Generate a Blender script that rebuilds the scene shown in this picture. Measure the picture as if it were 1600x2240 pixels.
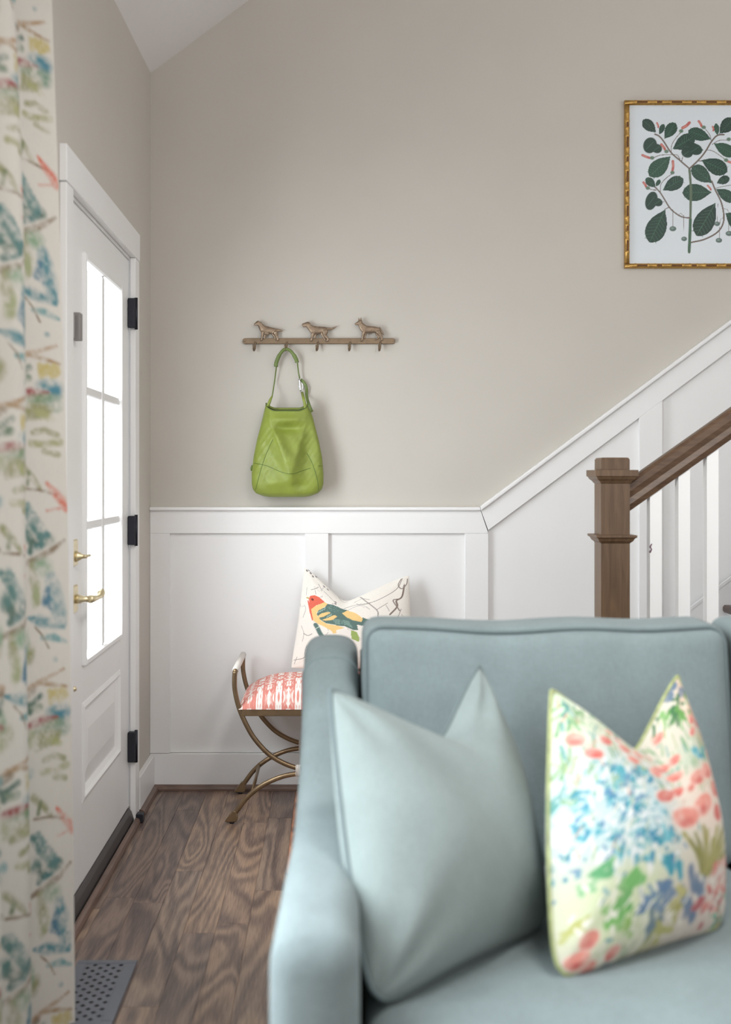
import bpy, bmesh, math, random
import numpy as np
from mathutils import Vector, Matrix

random.seed(7)
rng = np.random.default_rng(11)
scene = bpy.context.scene
COL = scene.collection
for o in list(bpy.data.objects):
    bpy.data.objects.remove(o)

# ------------------------------------------------------------------ camera
F = 2496.0                 # focal length in pixels of the 1600 wide frame
CX, CY, EYE = 727.0, 1042.0, 1.285
cam_d = bpy.data.cameras.new('camera')
cam = bpy.data.objects.new('camera', cam_d)
COL.objects.link(cam)
cam.location = (0, 0, EYE)
cam.rotation_euler = (math.radians(90), 0, 0)
cam_d.sensor_fit = 'HORIZONTAL'
cam_d.sensor_width = 36.0
cam_d.lens = 36.0 * F / 1600.0
cam_d.shift_x = (800 - CX) / 1600.0
cam_d.shift_y = -(1120 - CY) / 1600.0
cam_d.clip_start = 0.05
cam_d.dof.use_dof = True
cam_d.dof.focus_distance = 4.5
cam_d.dof.aperture_fstop = 3.4
scene.camera = cam

# ------------------------------------------------------------------ world, daylight, exposure
W = bpy.data.worlds.new('world')
scene.world = W
W.use_nodes = True
bg = W.node_tree.nodes['Background']
bg.inputs['Color'].default_value = (1.0, 0.975, 0.95, 1)
bg.inputs['Strength'].default_value = 0.82


def area(name, loc, rot, sx, sy, watts, col):
    d = bpy.data.lights.new(name, 'AREA')
    d.shape = 'RECTANGLE'
    d.size, d.size_y, d.energy, d.color = sx, sy, watts, col
    o = bpy.data.objects.new(name, d)
    o.location, o.rotation_euler = loc, rot
    COL.objects.link(o)
    return o


# overcast daylight standing outside the living-room window and the glazed front door
area('window_daylight', (-1.25, 1.30, 1.90), (0, math.radians(-74), 0), 2.0, 1.5, 74, (0.93, 0.965, 1.0))
area('door_daylight', (-1.45, 3.15, 1.55), (0, math.radians(-78), 0), 2.6, 2.6, 158, (0.93, 0.965, 1.0))

# added overhead fill for seat and floor; its pendant shade, built below, is invented
area('overhead_fill_light', (0.75, 1.75, 2.70), (0, 0, 0), 0.5, 0.5, 16, (1.0, 0.97, 0.93))

vs = scene.view_settings
scene.display_settings.display_device = 'sRGB'
vs.view_transform = 'Standard'
vs.look = 'None'
vs.exposure = 0.78
vs.gamma = 1.0
vs.use_curve_mapping = False


# ------------------------------------------------------------------ helpers
def PX(px, py, Y):
    """a point measured in the photograph, standing at distance Y from the lens"""
    return Vector(((px - CX) * Y / F, Y, EYE - (py - CY) * Y / F))


def lin(c):
    c = np.asarray(c, dtype=float) / 255.0
    return np.where(c <= 0.04045, c / 12.92, ((c + 0.055) / 1.055) ** 2.4)


def rgb(*c):
    v = lin(c)
    return (float(v[0]), float(v[1]), float(v[2]), 1.0)


def empty(name, loc, label=None, cat=None, group=None, kind=None):
    o = bpy.data.objects.new(name, None)
    o.location = loc
    o.empty_display_size = 0.05
    COL.objects.link(o)
    return tag(o, label, cat, group, kind)


def tag(o, label=None, cat=None, group=None, kind=None):
    if label: o['label'] = label
    if cat: o['category'] = cat
    if group: o['group'] = group
    if kind: o['kind'] = kind
    return o


def wpos(o):
    v = Vector(o.location)
    while o.parent:
        o = o.parent
        v = v + Vector(o.location)
    return v


def link(name, me, mat=None, parent=None, smooth=False, centre=True):
    """mesh in world coordinates -> object with its origin at the middle of its box"""
    n = len(me.vertices)
    co = np.empty(n * 3)
    me.vertices.foreach_get('co', co)
    co = co.reshape(-1, 3)
    c = (co.min(0) + co.max(0)) / 2 if centre else np.zeros(3)
    me.vertices.foreach_set('co', (co - c).ravel())
    me.update()
    if smooth:
        me.polygons.foreach_set('use_smooth', [True] * len(me.polygons))
    o = bpy.data.objects.new(name, me)
    COL.objects.link(o)
    o.location = Vector(c)
    if parent:
        o.parent = parent
        o.location = Vector(c) - wpos(parent)
    if mat:
        me.materials.append(mat)
    return o


def pyd(name, verts, faces, mat=None, parent=None, smooth=False):
    me = bpy.data.meshes.new(name)
    me.from_pydata([tuple(v) for v in verts], [], faces)
    return link(name, me, mat, parent, smooth)


def frombm(name, bm, mat=None, parent=None, smooth=False):
    bmesh.ops.recalc_face_normals(bm, faces=bm.faces)
    me = bpy.data.meshes.new(name)
    bm.to_mesh(me)
    bm.free()
    return link(name, me, mat, parent, smooth)


def bevel_bm(bm, w, seg=1):
    if w > 0:
        bmesh.ops.bevel(bm, geom=list(bm.edges), offset=w, segments=seg, affect='EDGES', profile=0.5, clamp_overlap=True)


def box(name, x0, x1, y0, y1, z0, z1, mat, parent=None, bev=0.0, seg=1):
    bm = bmesh.new()
    bmesh.ops.create_cube(bm, size=1)
    for v in bm.verts:
        v.co = Vector(((x0 + x1) / 2 + v.co.x * (x1 - x0), (y0 + y1) / 2 + v.co.y * (y1 - y0), (z0 + z1) / 2 + v.co.z * (z1 - z0)))
    bevel_bm(bm, bev, seg)
    return frombm(name, bm, mat, parent)


def prism(name, pts, axis, a0, a1, mat, parent=None, bev=0.0, seg=1, smooth=False):
    """polygon pts (2D) extruded along axis: 'Y' -> pts are (x,z); 'X' -> (y,z); 'Z' -> (x,y)"""
    def m(p, a):
        return {'Y': (p[0], a, p[1]), 'X': (a, p[0], p[1]), 'Z': (p[0], p[1], a)}[axis]
    bm = bmesh.new()
    A = [bm.verts.new(m(p, a0)) for p in pts]
    B = [bm.verts.new(m(p, a1)) for p in pts]
    n = len(pts)
    bm.faces.new(A)
    bm.faces.new(B[::-1])
    for i in range(n):
        bm.faces.new((A[i], B[i], B[(i + 1) % n], A[(i + 1) % n]))
    bmesh.ops.recalc_face_normals(bm, faces=bm.faces)
    bevel_bm(bm, bev, seg)
    return frombm(name, bm, mat, parent, smooth)


def catmull(P, n):
    P = [np.asarray(p, dtype=float) for p in P]
    P = [2 * P[0] - P[1]] + P + [2 * P[-1] - P[-2]]
    segs = len(P) - 3
    out = []
    for i in range(n):
        t = i / (n - 1) * segs
        k = min(int(t), segs - 1)
        t -= k
        p0, p1, p2, p3 = P[k:k + 4]
        out.append(0.5 * ((2 * p1) + (p2 - p0) * t + (2 * p0 - 5 * p1 + 4 * p2 - p3) * t * t + (3 * p1 - p0 - 3 * p2 + p3) * t ** 3))
    return np.array(out)


def tube_data(P, R, seg=10, closed=False, flat=1.0, cap=True, up=None):
    P = [Vector(p) for p in P]
    n = len(P)
    R = [R] * n if not hasattr(R, '__len__') else list(R)
    verts, faces = [], []
    nrm = None
    for i in range(n):
        if closed:
            t = P[(i + 1) % n] - P[i - 1]
        else:
            t = P[min(i + 1, n - 1)] - P[max(i - 1, 0)]
        t.normalize()
        if nrm is None:
            a = Vector(up) if up else (Vector((0, 0, 1)) if abs(t.z) < .9 else Vector((1, 0, 0)))
            nrm = (a - t * a.dot(t)).normalized()
        else:
            nrm = (nrm - t * nrm.dot(t)).normalized()
        b = t.cross(nrm)
        for k in range(seg):
            a = 2 * math.pi * k / seg
            verts.append(P[i] + (nrm * math.cos(a) * flat + b * math.sin(a)) * R[i])
    m = n if closed else n - 1
    for i in range(m):
        j = (i + 1) % n
        for k in range(seg):
            l = (k + 1) % seg
            faces.append((i * seg + k, i * seg + l, j * seg + l, j * seg + k))
    if not closed and cap:
        faces.append(tuple(range(seg))[::-1])
        faces.append(tuple(range((n - 1) * seg, n * seg)))
    return verts, faces


def tube(name, P, R, mat, parent=None, seg=10, closed=False, flat=1.0, up=None):
    v, f = tube_data(P, R, seg, closed, flat, True, up)
    return pyd(name, v, f, mat, parent, smooth=True)


def lathe(name, prof, centre, mat, parent=None, seg=16, axis='Z', smooth=True):
    """prof: list of (radius, along)"""
    verts, faces = [], []
    for r, a in prof:
        for k in range(seg):
            t = 2 * math.pi * k / seg
            c, s = r * math.cos(t), r * math.sin(t)
            p = {'Z': (c, s, a), 'X': (a, c, s), 'Y': (c, a, s)}[axis]
            verts.append(Vector(centre) + Vector(p))
    for i in range(len(prof) - 1):
        for k in range(seg):
            l = (k + 1) % seg
            faces.append((i * seg + k, i * seg + l, (i + 1) * seg + l, (i + 1) * seg + k))
    faces.append(tuple(range(seg))[::-1])
    faces.append(tuple(range((len(prof) - 1) * seg, len(prof) * seg)))
    return pyd(name, verts, faces, mat, parent, smooth)


def square_turn(name, prof, cx, cy, mat, parent=None):
    """square stacked section: prof list of (half width, z)"""
    verts, faces = [], []
    for h, z in prof:
        verts += [(cx - h, cy - h, z), (cx + h, cy - h, z), (cx + h, cy + h, z), (cx - h, cy + h, z)]
    for i in range(len(prof) - 1):
        for k in range(4):
            l = (k + 1) % 4
            faces.append((i * 4 + k, i * 4 + l, i * 4 + 4 + l, i * 4 + 4 + k))
    faces.append((3, 2, 1, 0))
    n = len(prof) * 4
    faces.append((n - 4, n - 3, n - 2, n - 1))
    return pyd(name, verts, faces, mat, parent)


# ------------------------------------------------------------------ materials
def nt(name):
    m = bpy.data.materials.new(name)
    m.use_nodes = True
    t = m.node_tree
    b = t.nodes['Principled BSDF']
    return m, t, b


def node(t, kind, **kw):
    n = t.nodes.new(kind)
    for k, v in kw.items():
        if k in n.inputs:
            n.inputs[k].default_value = v
        else:
            setattr(n, k, v)
    return n


def ramp(t, stops, interp='LINEAR'):
    r = t.nodes.new('ShaderNodeValToRGB')
    r.color_ramp.interpolation = interp
    e = r.color_ramp.elements
    while len(e) < len(stops):
        e.new(0.5)
    for k, (p, c) in enumerate(stops):
        e[k].position = p
        e[k].color = c
    return r


def mat_plain(name, col, rough=0.5, metal=0.0, var=0.06, scale=8.0, bump=0.0, bscale=200.0, spec=0.5, stretch=(1, 1, 1), coat=0.0, transl=0.0):
    m, t, b = nt(name)
    tc = node(t, 'ShaderNodeTexCoord')
    mp = node(t, 'ShaderNodeMapping')
    mp.inputs['Scale'].default_value = stretch
    t.links.new(tc.outputs['Object'], mp.inputs['Vector'])
    nz = node(t, 'ShaderNodeTexNoise', Scale=scale, Detail=4.0)
    t.links.new(mp.outputs['Vector'], nz.inputs['Vector'])
    c0 = tuple(max(0, x * (1 - var)) for x in col[:3]) + (1,)
    c1 = tuple(min(1, x * (1 + var)) for x in col[:3]) + (1,)
    r = ramp(t, [(0.3, c0), (0.7, c1)])
    t.links.new(nz.outputs['Fac'], r.inputs['Fac'])
    t.links.new(r.outputs['Color'], b.inputs['Base Color'])
    b.inputs['Roughness'].default_value = rough
    b.inputs['Metallic'].default_value = metal
    b.inputs['Specular IOR Level'].default_value = spec
    b.inputs['Coat Weight'].default_value = coat
    if bump > 0:
        n2 = node(t, 'ShaderNodeTexNoise', Scale=bscale, Detail=2.0)
        t.links.new(mp.outputs['Vector'], n2.inputs['Vector'])
        bp = node(t, 'ShaderNodeBump', Strength=bump, Distance=0.002)
        t.links.new(n2.outputs['Fac'], bp.inputs['Height'])
        t.links.new(bp.outputs['Normal'], b.inputs['Normal'])
    return m


def mat_fabric(name, col, var=0.10, weave=900.0, paint=False, transl=0.0, rough=0.9):
    """linen: slubs running both ways over a soft mottle; optionally printed (colour attribute)"""
    m, t, b = nt(name)
    tc = node(t, 'ShaderNodeTexCoord')
    outs = []
    for st in ((weave * .06, weave, weave), (weave, weave * .06, weave * .06)):
        mp = node(t, 'ShaderNodeMapping')
        mp.inputs['Scale'].default_value = st
        t.links.new(tc.outputs['Object'], mp.inputs['Vector'])
        nz = node(t, 'ShaderNodeTexNoise', Scale=1.0, Detail=2.0)
        t.links.new(mp.outputs['Vector'], nz.inputs['Vector'])
        outs.append(nz)
    add = node(t, 'ShaderNodeMath', operation='ADD')
    t.links.new(outs[0].outputs['Fac'], add.inputs[0])
    t.links.new(outs[1].outputs['Fac'], add.inputs[1])
    big = node(t, 'ShaderNodeTexNoise', Scale=9.0, Detail=3.0)
    t.links.new(tc.outputs['Object'], big.inputs['Vector'])
    s = node(t, 'ShaderNodeMath', operation='ADD')
    t.links.new(add.outputs[0], s.inputs[0])
    t.links.new(big.outputs['Fac'], s.inputs[1])
    mr = node(t, 'ShaderNodeMapRange')
    mr.inputs['From Min'].default_value = 1.1
    mr.inputs['From Max'].default_value = 1.9
    mr.inputs['To Min'].default_value = 1 - var
    mr.inputs['To Max'].default_value = 1 + var
    t.links.new(s.outputs[0], mr.inputs['Value'])
    mul = node(t, 'ShaderNodeMix', data_type='RGBA', blend_type='MULTIPLY')
    mul.inputs['Factor'].default_value = 1.0
    if paint:
        at = node(t, 'ShaderNodeAttribute', attribute_name='Col')
        t.links.new(at.outputs['Color'], mul.inputs[6])
    else:
        mul.inputs[6].default_value = col
    t.links.new(mr.outputs[0], mul.inputs[7])
    t.links.new(mul.outputs[2], b.inputs['Base Color'])
    b.inputs['Roughness'].default_value = rough
    b.inputs['Specular IOR Level'].default_value = 0.2
    b.inputs['Sheen Weight'].default_value = 0.08
    b.inputs['Sheen Roughness'].default_value = 0.5
    bp = node(t, 'ShaderNodeBump', Strength=0.25, Distance=0.001)
    t.links.new(add.outputs[0], bp.inputs['Height'])
    t.links.new(bp.outputs['Normal'], b.inputs['Normal'])
    if transl > 0:
        tr = node(t, 'ShaderNodeBsdfTranslucent')
        t.links.new(mul.outputs[2], tr.inputs['Color'])
        mx = node(t, 'ShaderNodeMixShader')
        mx.inputs[0].default_value = transl
        t.links.new(b.outputs[0], mx.inputs[1])
        t.links.new(tr.outputs[0], mx.inputs[2])
        t.links.new(mx.outputs[0], t.nodes['Material Output'].inputs['Surface'])
    return m


def mat_oak():
    """stained oak: cathedral rings = level lines of a stretched noise, tint taken per board"""
    m, t, b = nt('stained_oak')
    tc = node(t, 'ShaderNodeTexCoord')
    oi = node(t, 'ShaderNodeObjectInfo')
    off = node(t, 'ShaderNodeVectorMath', operation='SCALE')
    off.inputs[0].default_value = (31.0, 47.0, 63.0)
    t.links.new(oi.outputs['Random'], off.inputs['Scale'])
    addv = node(t, 'ShaderNodeVectorMath', operation='ADD')
    t.links.new(tc.outputs['Object'], addv.inputs[0])
    t.links.new(off.outputs[0], addv.inputs[1])
    mp = node(t, 'ShaderNodeMapping')
    mp.inputs['Scale'].default_value = (6.0, 1.0, 4.0)
    t.links.new(addv.outputs[0], mp.inputs['Vector'])
    n1 = node(t, 'ShaderNodeTexNoise', Scale=1.0, Detail=1.6, Roughness=0.45, Distortion=0.5)
    t.links.new(mp.outputs['Vector'], n1.inputs['Vector'])
    k = node(t, 'ShaderNodeMath', operation='MULTIPLY')
    k.inputs[1].default_value = 72.0
    t.links.new(n1.outputs['Fac'], k.inputs[0])
    sn = node(t, 'ShaderNodeMath', operation='SINE')
    t.links.new(k.outputs[0], sn.inputs[0])
    mp2 = node(t, 'ShaderNodeMapping')
    mp2.inputs['Scale'].default_value = (420.0, 14.0, 100.0)
    t.links.new(addv.outputs[0], mp2.inputs['Vector'])
    n2 = node(t, 'ShaderNodeTexNoise', Scale=1.0, Detail=3.0)
    t.links.new(mp2.outputs['Vector'], n2.inputs['Vector'])
    s1 = node(t, 'ShaderNodeMath', operation='MULTIPLY_ADD')
    s1.inputs[1].default_value = 0.17
    t.links.new(sn.outputs[0], s1.inputs[0])
    t.links.new(n2.outputs['Fac'], s1.inputs[2])
    mp3 = node(t, 'ShaderNodeMapping')
    mp3.inputs['Scale'].default_value = (14.0, 3.0, 5.0)
    t.links.new(addv.outputs[0], mp3.inputs['Vector'])
    n3 = node(t, 'ShaderNodeTexNoise', Scale=1.0, Detail=2.0)
    t.links.new(mp3.outputs['Vector'], n3.inputs['Vector'])
    s2 = node(t, 'ShaderNodeMath', operation='MULTIPLY_ADD')
    s2.inputs[1].default_value = 0.55
    t.links.new(n3.outputs['Fac'], s2.inputs[0])
    t.links.new(s1.outputs[0], s2.inputs[2])
    r = ramp(t, [(0.42, rgb(84, 71, 68)), (0.70, rgb(118, 101, 93)), (0.95, rgb(148, 127, 112)), (1.0, rgb(158, 136, 119))])
    t.links.new(s2.outputs[0], r.inputs['Fac'])
    mul = node(t, 'ShaderNodeMix', data_type='RGBA', blend_type='MULTIPLY')
    mul.inputs['Factor'].default_value = 1.0
    t.links.new(r.outputs['Color'], mul.inputs[6])
    t.links.new(oi.outputs['Color'], mul.inputs[7])
    t.links.new(mul.outputs[2], b.inputs['Base Color'])
    b.inputs['Roughness'].default_value = 0.34
    b.inputs['Specular IOR Level'].default_value = 0.5
    bp = node(t, 'ShaderNodeBump', Strength=0.12, Distance=0.001)
    t.links.new(s1.outputs[0], bp.inputs['Height'])
    t.links.new(bp.outputs['Normal'], b.inputs['Normal'])
    return m


def mat_wood(name, a, bcol, rough=0.35, sc=(40, 40, 3), coat=0.0):
    m, t, b = nt(name)
    tc = node(t, 'ShaderNodeTexCoord')
    mp = node(t, 'ShaderNodeMapping')
    mp.inputs['Scale'].default_value = sc
    t.links.new(tc.outputs['Object'], mp.inputs['Vector'])
    n1 = node(t, 'ShaderNodeTexNoise', Scale=1.0, Detail=5.0, Distortion=1.2)
    t.links.new(mp.outputs['Vector'], n1.inputs['Vector'])
    r = ramp(t, [(0.3, a), (0.7, bcol)])
    t.links.new(n1.outputs['Fac'], r.inputs['Fac'])
    t.links.new(r.outputs['Color'], b.inputs['Base Color'])
    b.inputs['Roughness'].default_value = rough
    b.inputs['Coat Weight'].default_value = coat
    b.inputs['Coat Roughness'].default_value = 0.25
    return m


def mat_glass(name='window_glass', refl=.06):
    m, t, b = nt(name)
    tr = node(t, 'ShaderNodeBsdfTransparent')
    gl = node(t, 'ShaderNodeBsdfGlossy')
    gl.inputs['Roughness'].default_value = 0.02
    nz = node(t, 'ShaderNodeTexNoise', Scale=3.0)
    r = ramp(t, [(0.0, (0.96, 0.98, 0.985, 1)), (1.0, (0.985, 1, 1, 1))])
    t.links.new(nz.outputs['Fac'], r.inputs['Fac'])
    t.links.new(r.outputs['Color'], tr.inputs['Color'])
    mx = node(t, 'ShaderNodeMixShader')
    mx.inputs[0].default_value = refl
    t.links.new(tr.outputs[0], mx.inputs[1])
    t.links.new(gl.outputs[0], mx.inputs[2])
    t.links.new(mx.outputs[0], t.nodes['Material Output'].inputs['Surface'])
    return m


def mat_ikat():
    """mirrored coral and white ikat print"""
    m, t, b = nt('ikat_print')
    tc = node(t, 'ShaderNodeTexCoord')
    sep = node(t, 'ShaderNodeSeparateXYZ')
    t.links.new(tc.outputs['Object'], sep.inputs[0])
    pp = node(t, 'ShaderNodeMath', operation='PINGPONG')
    pp.inputs[1].default_value = 0.036
    t.links.new(sep.outputs['X'], pp.inputs[0])
    # cloth length: down the front and back over the top
    ln = node(t, 'ShaderNodeMath', operation='SUBTRACT')
    t.links.new(sep.outputs['Z'], ln.inputs[0])
    t.links.new(sep.outputs['Y'], ln.inputs[1])
    pz = node(t, 'ShaderNodeMath', operation='PINGPONG')
    pz.inputs[1].default_value = 0.075
    t.links.new(ln.outputs[0], pz.inputs[0])
    cmb = node(t, 'ShaderNodeCombineXYZ')
    t.links.new(pp.outputs[0], cmb.inputs[0])
    t.links.new(pz.outputs[0], cmb.inputs[1])
    mp = node(t, 'ShaderNodeMapping')
    mp.inputs['Scale'].default_value = (44, 25, 1)
    t.links.new(cmb.outputs[0], mp.inputs['Vector'])
    nz = node(t, 'ShaderNodeTexNoise', Scale=1.0, Detail=1.5, Roughness=0.5, Distortion=1.1)
    t.links.new(mp.outputs['Vector'], nz.inputs['Vector'])
    # feathered ikat edge
    fr = node(t, 'ShaderNodeMapping')
    fr.inputs['Scale'].default_value = (900, 60, 60)
    t.links.new(tc.outputs['Object'], fr.inputs['Vector'])
    n2 = node(t, 'ShaderNodeTexNoise', Scale=1.0, Detail=1.0)
    t.links.new(fr.outputs['Vector'], n2.inputs['Vector'])
    ad = node(t, 'ShaderNodeMath', operation='MULTIPLY_ADD')
    ad.inputs[1].default_value = 0.10
    t.links.new(n2.outputs['Fac'], ad.inputs[0])
    t.links.new(nz.outputs['Fac'], ad.inputs[2])
    r = ramp(t, [(0.0, rgb(200, 110, 102)), (0.40, rgb(214, 132, 122)), (0.50, rgb(222, 150, 138)), (0.54, rgb(234, 228, 222)), (1.0, rgb(246, 243, 238))])
    t.links.new(ad.outputs[0], r.inputs['Fac'])
    t.links.new(r.outputs['Color'], b.inputs['Base Color'])
    b.inputs['Roughness'].default_value = 0.85
    b.inputs['Specular IOR Level'].default_value = 0.2
    return m


M_WALL = mat_plain('beige_paint', rgb(203, 198, 190), 0.75, var=0.015, scale=3, bump=0.05, bscale=350, spec=0.25)
M_WHITE = mat_plain('white_trim_paint', rgb(242, 242, 242), 0.38, var=0.01, scale=4, spec=0.4)
M_CEIL = mat_plain('ceiling_paint', rgb(240, 238, 238), 0.8, var=0.01, scale=3, spec=0.2)
M_OAK = mat_oak()
M_SHOE = mat_wood('shoe_moulding_wood', rgb(98, 78, 70), rgb(126, 102, 90), 0.4, (6, 6, 60))
M_NEWEL = mat_wood('walnut_stain', rgb(84, 64, 46), rgb(112, 87, 64), 0.42, (45, 45, 4))
M_RAIL = mat_wood('handrail_stain', rgb(74, 54, 40), rgb(104, 80, 60), 0.4, (5, 60, 60))
M_TREAD = mat_wood('tread_stain', rgb(70, 54, 48), rgb(98, 78, 70), 0.4, (40, 4, 40))
M_GLASS = mat_glass()
M_BLACK = mat_plain('black_metal', rgb(52, 54, 62), 0.45, metal=0.6, var=0.05)
M_BRASS = mat_plain('polished_brass', rgb(226, 212, 174), 0.3, metal=0.7, var=0.05)
M_GREYP = mat_plain('grey_plastic', rgb(140, 136, 134), 0.5, var=0.03)
M_THRESH = mat_plain('dark_threshold', rgb(92, 88, 88), 0.45, metal=0.5, var=0.08, stretch=(1, .2, 1))
M_SOFA = mat_fabric('sofa_linen', rgb(115, 127, 129), 0.16)
M_LPIL = mat_fabric('pillow_linen', rgb(124, 135, 134), 0.12)
M_PIPE = mat_fabric('piping_linen', rgb(98, 110, 112), 0.08)
M_PAINT = mat_fabric('printed_linen', rgb(230, 225, 210), 0.05, paint=True)
M_CURT = mat_fabric('printed_curtain', rgb(230, 225, 210), 0.04, weave=700, paint=True, transl=0.28)
M_IKAT = mat_ikat()
M_BENCH = mat_plain('aged_brass', rgb(142, 121, 95), 0.38, metal=0.85, var=0.14, scale=30)
M_WRAP = mat_plain('white_leather_wrap', rgb(226, 220, 214), 0.6, var=0.03)
M_BRONZE = mat_plain('antique_brass', rgb(146, 127, 108), 0.42, metal=0.7, var=0.22, scale=90, bump=0.5, bscale=300)
M_BAR = mat_plain('brass_bar', rgb(128, 110, 90), 0.42, metal=0.7, var=0.10, scale=60)
M_LEATH = mat_plain('green_leather', rgb(136, 150, 62), 0.45, var=0.07, scale=25, bump=0.25, bscale=420, spec=0.5)
M_LEATHD = mat_plain('green_strap', rgb(108, 126, 66), 0.45, var=0.08, scale=40)
M_SEAM = mat_plain('dark_green_thread', rgb(74, 104, 44), 0.7)
M_LINING = mat_plain('bag_lining', rgb(86, 96, 52), 0.85)
M_CHROME = mat_plain('chrome', rgb(225, 226, 230), 0.18, metal=1.0, var=0.02)
M_GOLD = mat_plain('gold_leaf', rgb(190, 150, 84), 0.36, metal=0.75, var=0.2, scale=60, bump=0.3, bscale=160)
M_GOLDD = mat_plain('gold_recess', rgb(104, 66, 32), 0.6, metal=0.2, var=0.15, scale=50)
M_VENT = mat_plain('grey_register_enamel', rgb(112, 116, 126), 0.42, metal=0.3, var=0.04)
M_PAN = mat_plain('dark_duct', rgb(40, 40, 44), 0.8)
M_SCUFF = mat_plain('scuff_mark', rgb(120, 92, 104), 0.9)


def mat_paper():
    m, t, b = nt('printed_paper')
    at = node(t, 'ShaderNodeAttribute', attribute_name='Col')
    nz = node(t, 'ShaderNodeTexNoise', Scale=60.0)
    mx = node(t, 'ShaderNodeMix', data_type='RGBA', blend_type='MULTIPLY')
    mx.inputs['Factor'].default_value = 0.06
    t.links.new(at.outputs['Color'], mx.inputs[6])
    t.links.new(nz.outputs['Color'], mx.inputs[7])
    t.links.new(mx.outputs[2], b.inputs['Base Color'])
    b.inputs['Roughness'].default_value = 0.6
    return m


M_PAPER = mat_paper()


# ------------------------------------------------------------------ fabric printing: flat artwork on vertex colours
class Print:
    def __init__(s, U, V, base):
        s.U, s.V = np.asarray(U, float), np.asarray(V, float)
        s.C = np.tile(lin(base), (len(s.U), 1))
        s.A = np.ones(len(s.U))

    def _mix(s, idx, a, col):
        a = (np.clip(a, 0, 1) * s.A[idx])[:, None]
        s.C[idx] = s.C[idx] * (1 - a) + lin(col) * a

    def wash(s, sc, lo, hi, seed=1):
        r = np.random.default_rng(seed)
        T = r.random((97, 97))
        tot = np.zeros(len(s.U))
        for k, w in ((1, .6), (2.3, .4)):
            x, y = s.U * sc * k % 96, s.V * sc * k % 96
            i, j = x.astype(int), y.astype(int)
            fx_, fy_ = x - i, y - j
            fx_, fy_ = fx_ * fx_ * (3 - 2 * fx_), fy_ * fy_ * (3 - 2 * fy_)
            tot += w * (T[i, j] * (1 - fx_) * (1 - fy_) + T[i + 1, j] * fx_ * (1 - fy_) + T[i, j + 1] * (1 - fx_) * fy_ + T[i + 1, j + 1] * fx_ * fy_)
        s.A = np.clip(lo + (hi - lo) * (tot - .25) / .5, 0, 1)

    def _box(s, x0, x1, y0, y1):
        return np.nonzero((s.U >= x0) & (s.U <= x1) & (s.V >= y0) & (s.V <= y1))[0]

    def ell(s, cx, cy, rx, ry, col, rot=0.0, soft=0.25, op=1.0):
        R = max(rx, ry) * (1 + soft)
        i = s._box(cx - R, cx + R, cy - R, cy + R)
        if not len(i): return
        c, n = math.cos(rot), math.sin(rot)
        dx, dy = s.U[i] - cx, s.V[i] - cy
        d = np.sqrt(((dx * c + dy * n) / rx) ** 2 + ((-dx * n + dy * c) / ry) ** 2)
        s._mix(i, (1 + soft / 2 - d) / max(soft, 1e-3) * op, col)

    def stroke(s, pts, w, col, soft=0.35, op=1.0):
        pts = np.asarray(pts, float)
        n = len(pts)
        ws = np.full(n, w) if np.isscalar(w) else np.asarray(w, float)
        W_ = ws.max() * (1 + soft)
        i = s._box(pts[:, 0].min() - W_, pts[:, 0].max() + W_, pts[:, 1].min() - W_, pts[:, 1].max() + W_)
        if not len(i): return
        best = np.full(len(i), 9.0)
        for k in range(n - 1):
            a, b = pts[k], pts[k + 1]
            d = b - a
            L = max(d @ d, 1e-12)
            tt = np.clip(((s.U[i] - a[0]) * d[0] + (s.V[i] - a[1]) * d[1]) / L, 0, 1)
            q = np.hypot(s.U[i] - a[0] - tt * d[0], s.V[i] - a[1] - tt * d[1]) / (0.5 * (ws[k] * (1 - tt) + ws[k + 1] * tt))
            best = np.minimum(best, q)
        s._mix(i, (1 + soft / 2 - best) / soft * op, col)

    def poly(s, pts, col, op=1.0):
        pts = np.asarray(pts, float)
        i = s._box(pts[:, 0].min(), pts[:, 0].max(), pts[:, 1].min(), pts[:, 1].max())
        if not len(i): return
        x, y = s.U[i], s.V[i]
        ins = np.zeros(len(i), bool)
        n = len(pts)
        for k in range(n):
            x0, y0 = pts[k]
            x1, y1 = pts[(k + 1) % n]
            c = ((y0 > y) != (y1 > y))
            with np.errstate(divide='ignore', invalid='ignore'):
                xx = (x1 - x0) * (y - y0) / (y1 - y0) + x0
            ins ^= c & (x < xx)
        s._mix(i[ins], np.full(ins.sum(), op), col)

    def leaf(s, base, tip, w, col, vein=None, curve=0.0):
        b, t = np.asarray(base, float), np.asarray(tip, float)
        d = t - b
        L = np.hypot(*d)
        n = np.array([-d[1], d[0]]) / L
        prof = [(0, .03), (.08, .20), (.2, .52), (.35, .82), (.52, .99), (.68, 1), (.82, .84), (.93, .5), (1, .06)]
        pl = [b + d * f + n * (w / 2 * h + curve * math.sin(f * 3.14)) for f, h in prof]
        pr = [b + d * f - n * (w / 2 * h - curve * math.sin(f * 3.14)) for f, h in prof]
        s.poly(pl + pr[::-1], col)
        if vein:
            s.stroke([b + n * curve * 0, b + d * .5 + n * curve, b + d * .97], L * .018, vein, op=.7)
            for f in np.linspace(.22, .82, 7):
                for sg in (-1, 1):
                    a = b + d * f + n * curve * math.sin(f * 3.14)
                    e = b + d * min(f + .13, .97) + n * sg * w * .40 * (1 - abs(f - .55) * .8)
                    s.stroke([a, e], L * .014, vein, op=.5)


def set_cols(o_or_me, C):
    me = o_or_me
    at = me.color_attributes.new('Col', 'FLOAT_COLOR', 'POINT')
    buf = np.ones((len(me.vertices), 4), dtype=np.float32)
    buf[:, :3] = C
    at.data.foreach_set('color', buf.ravel())


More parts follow.
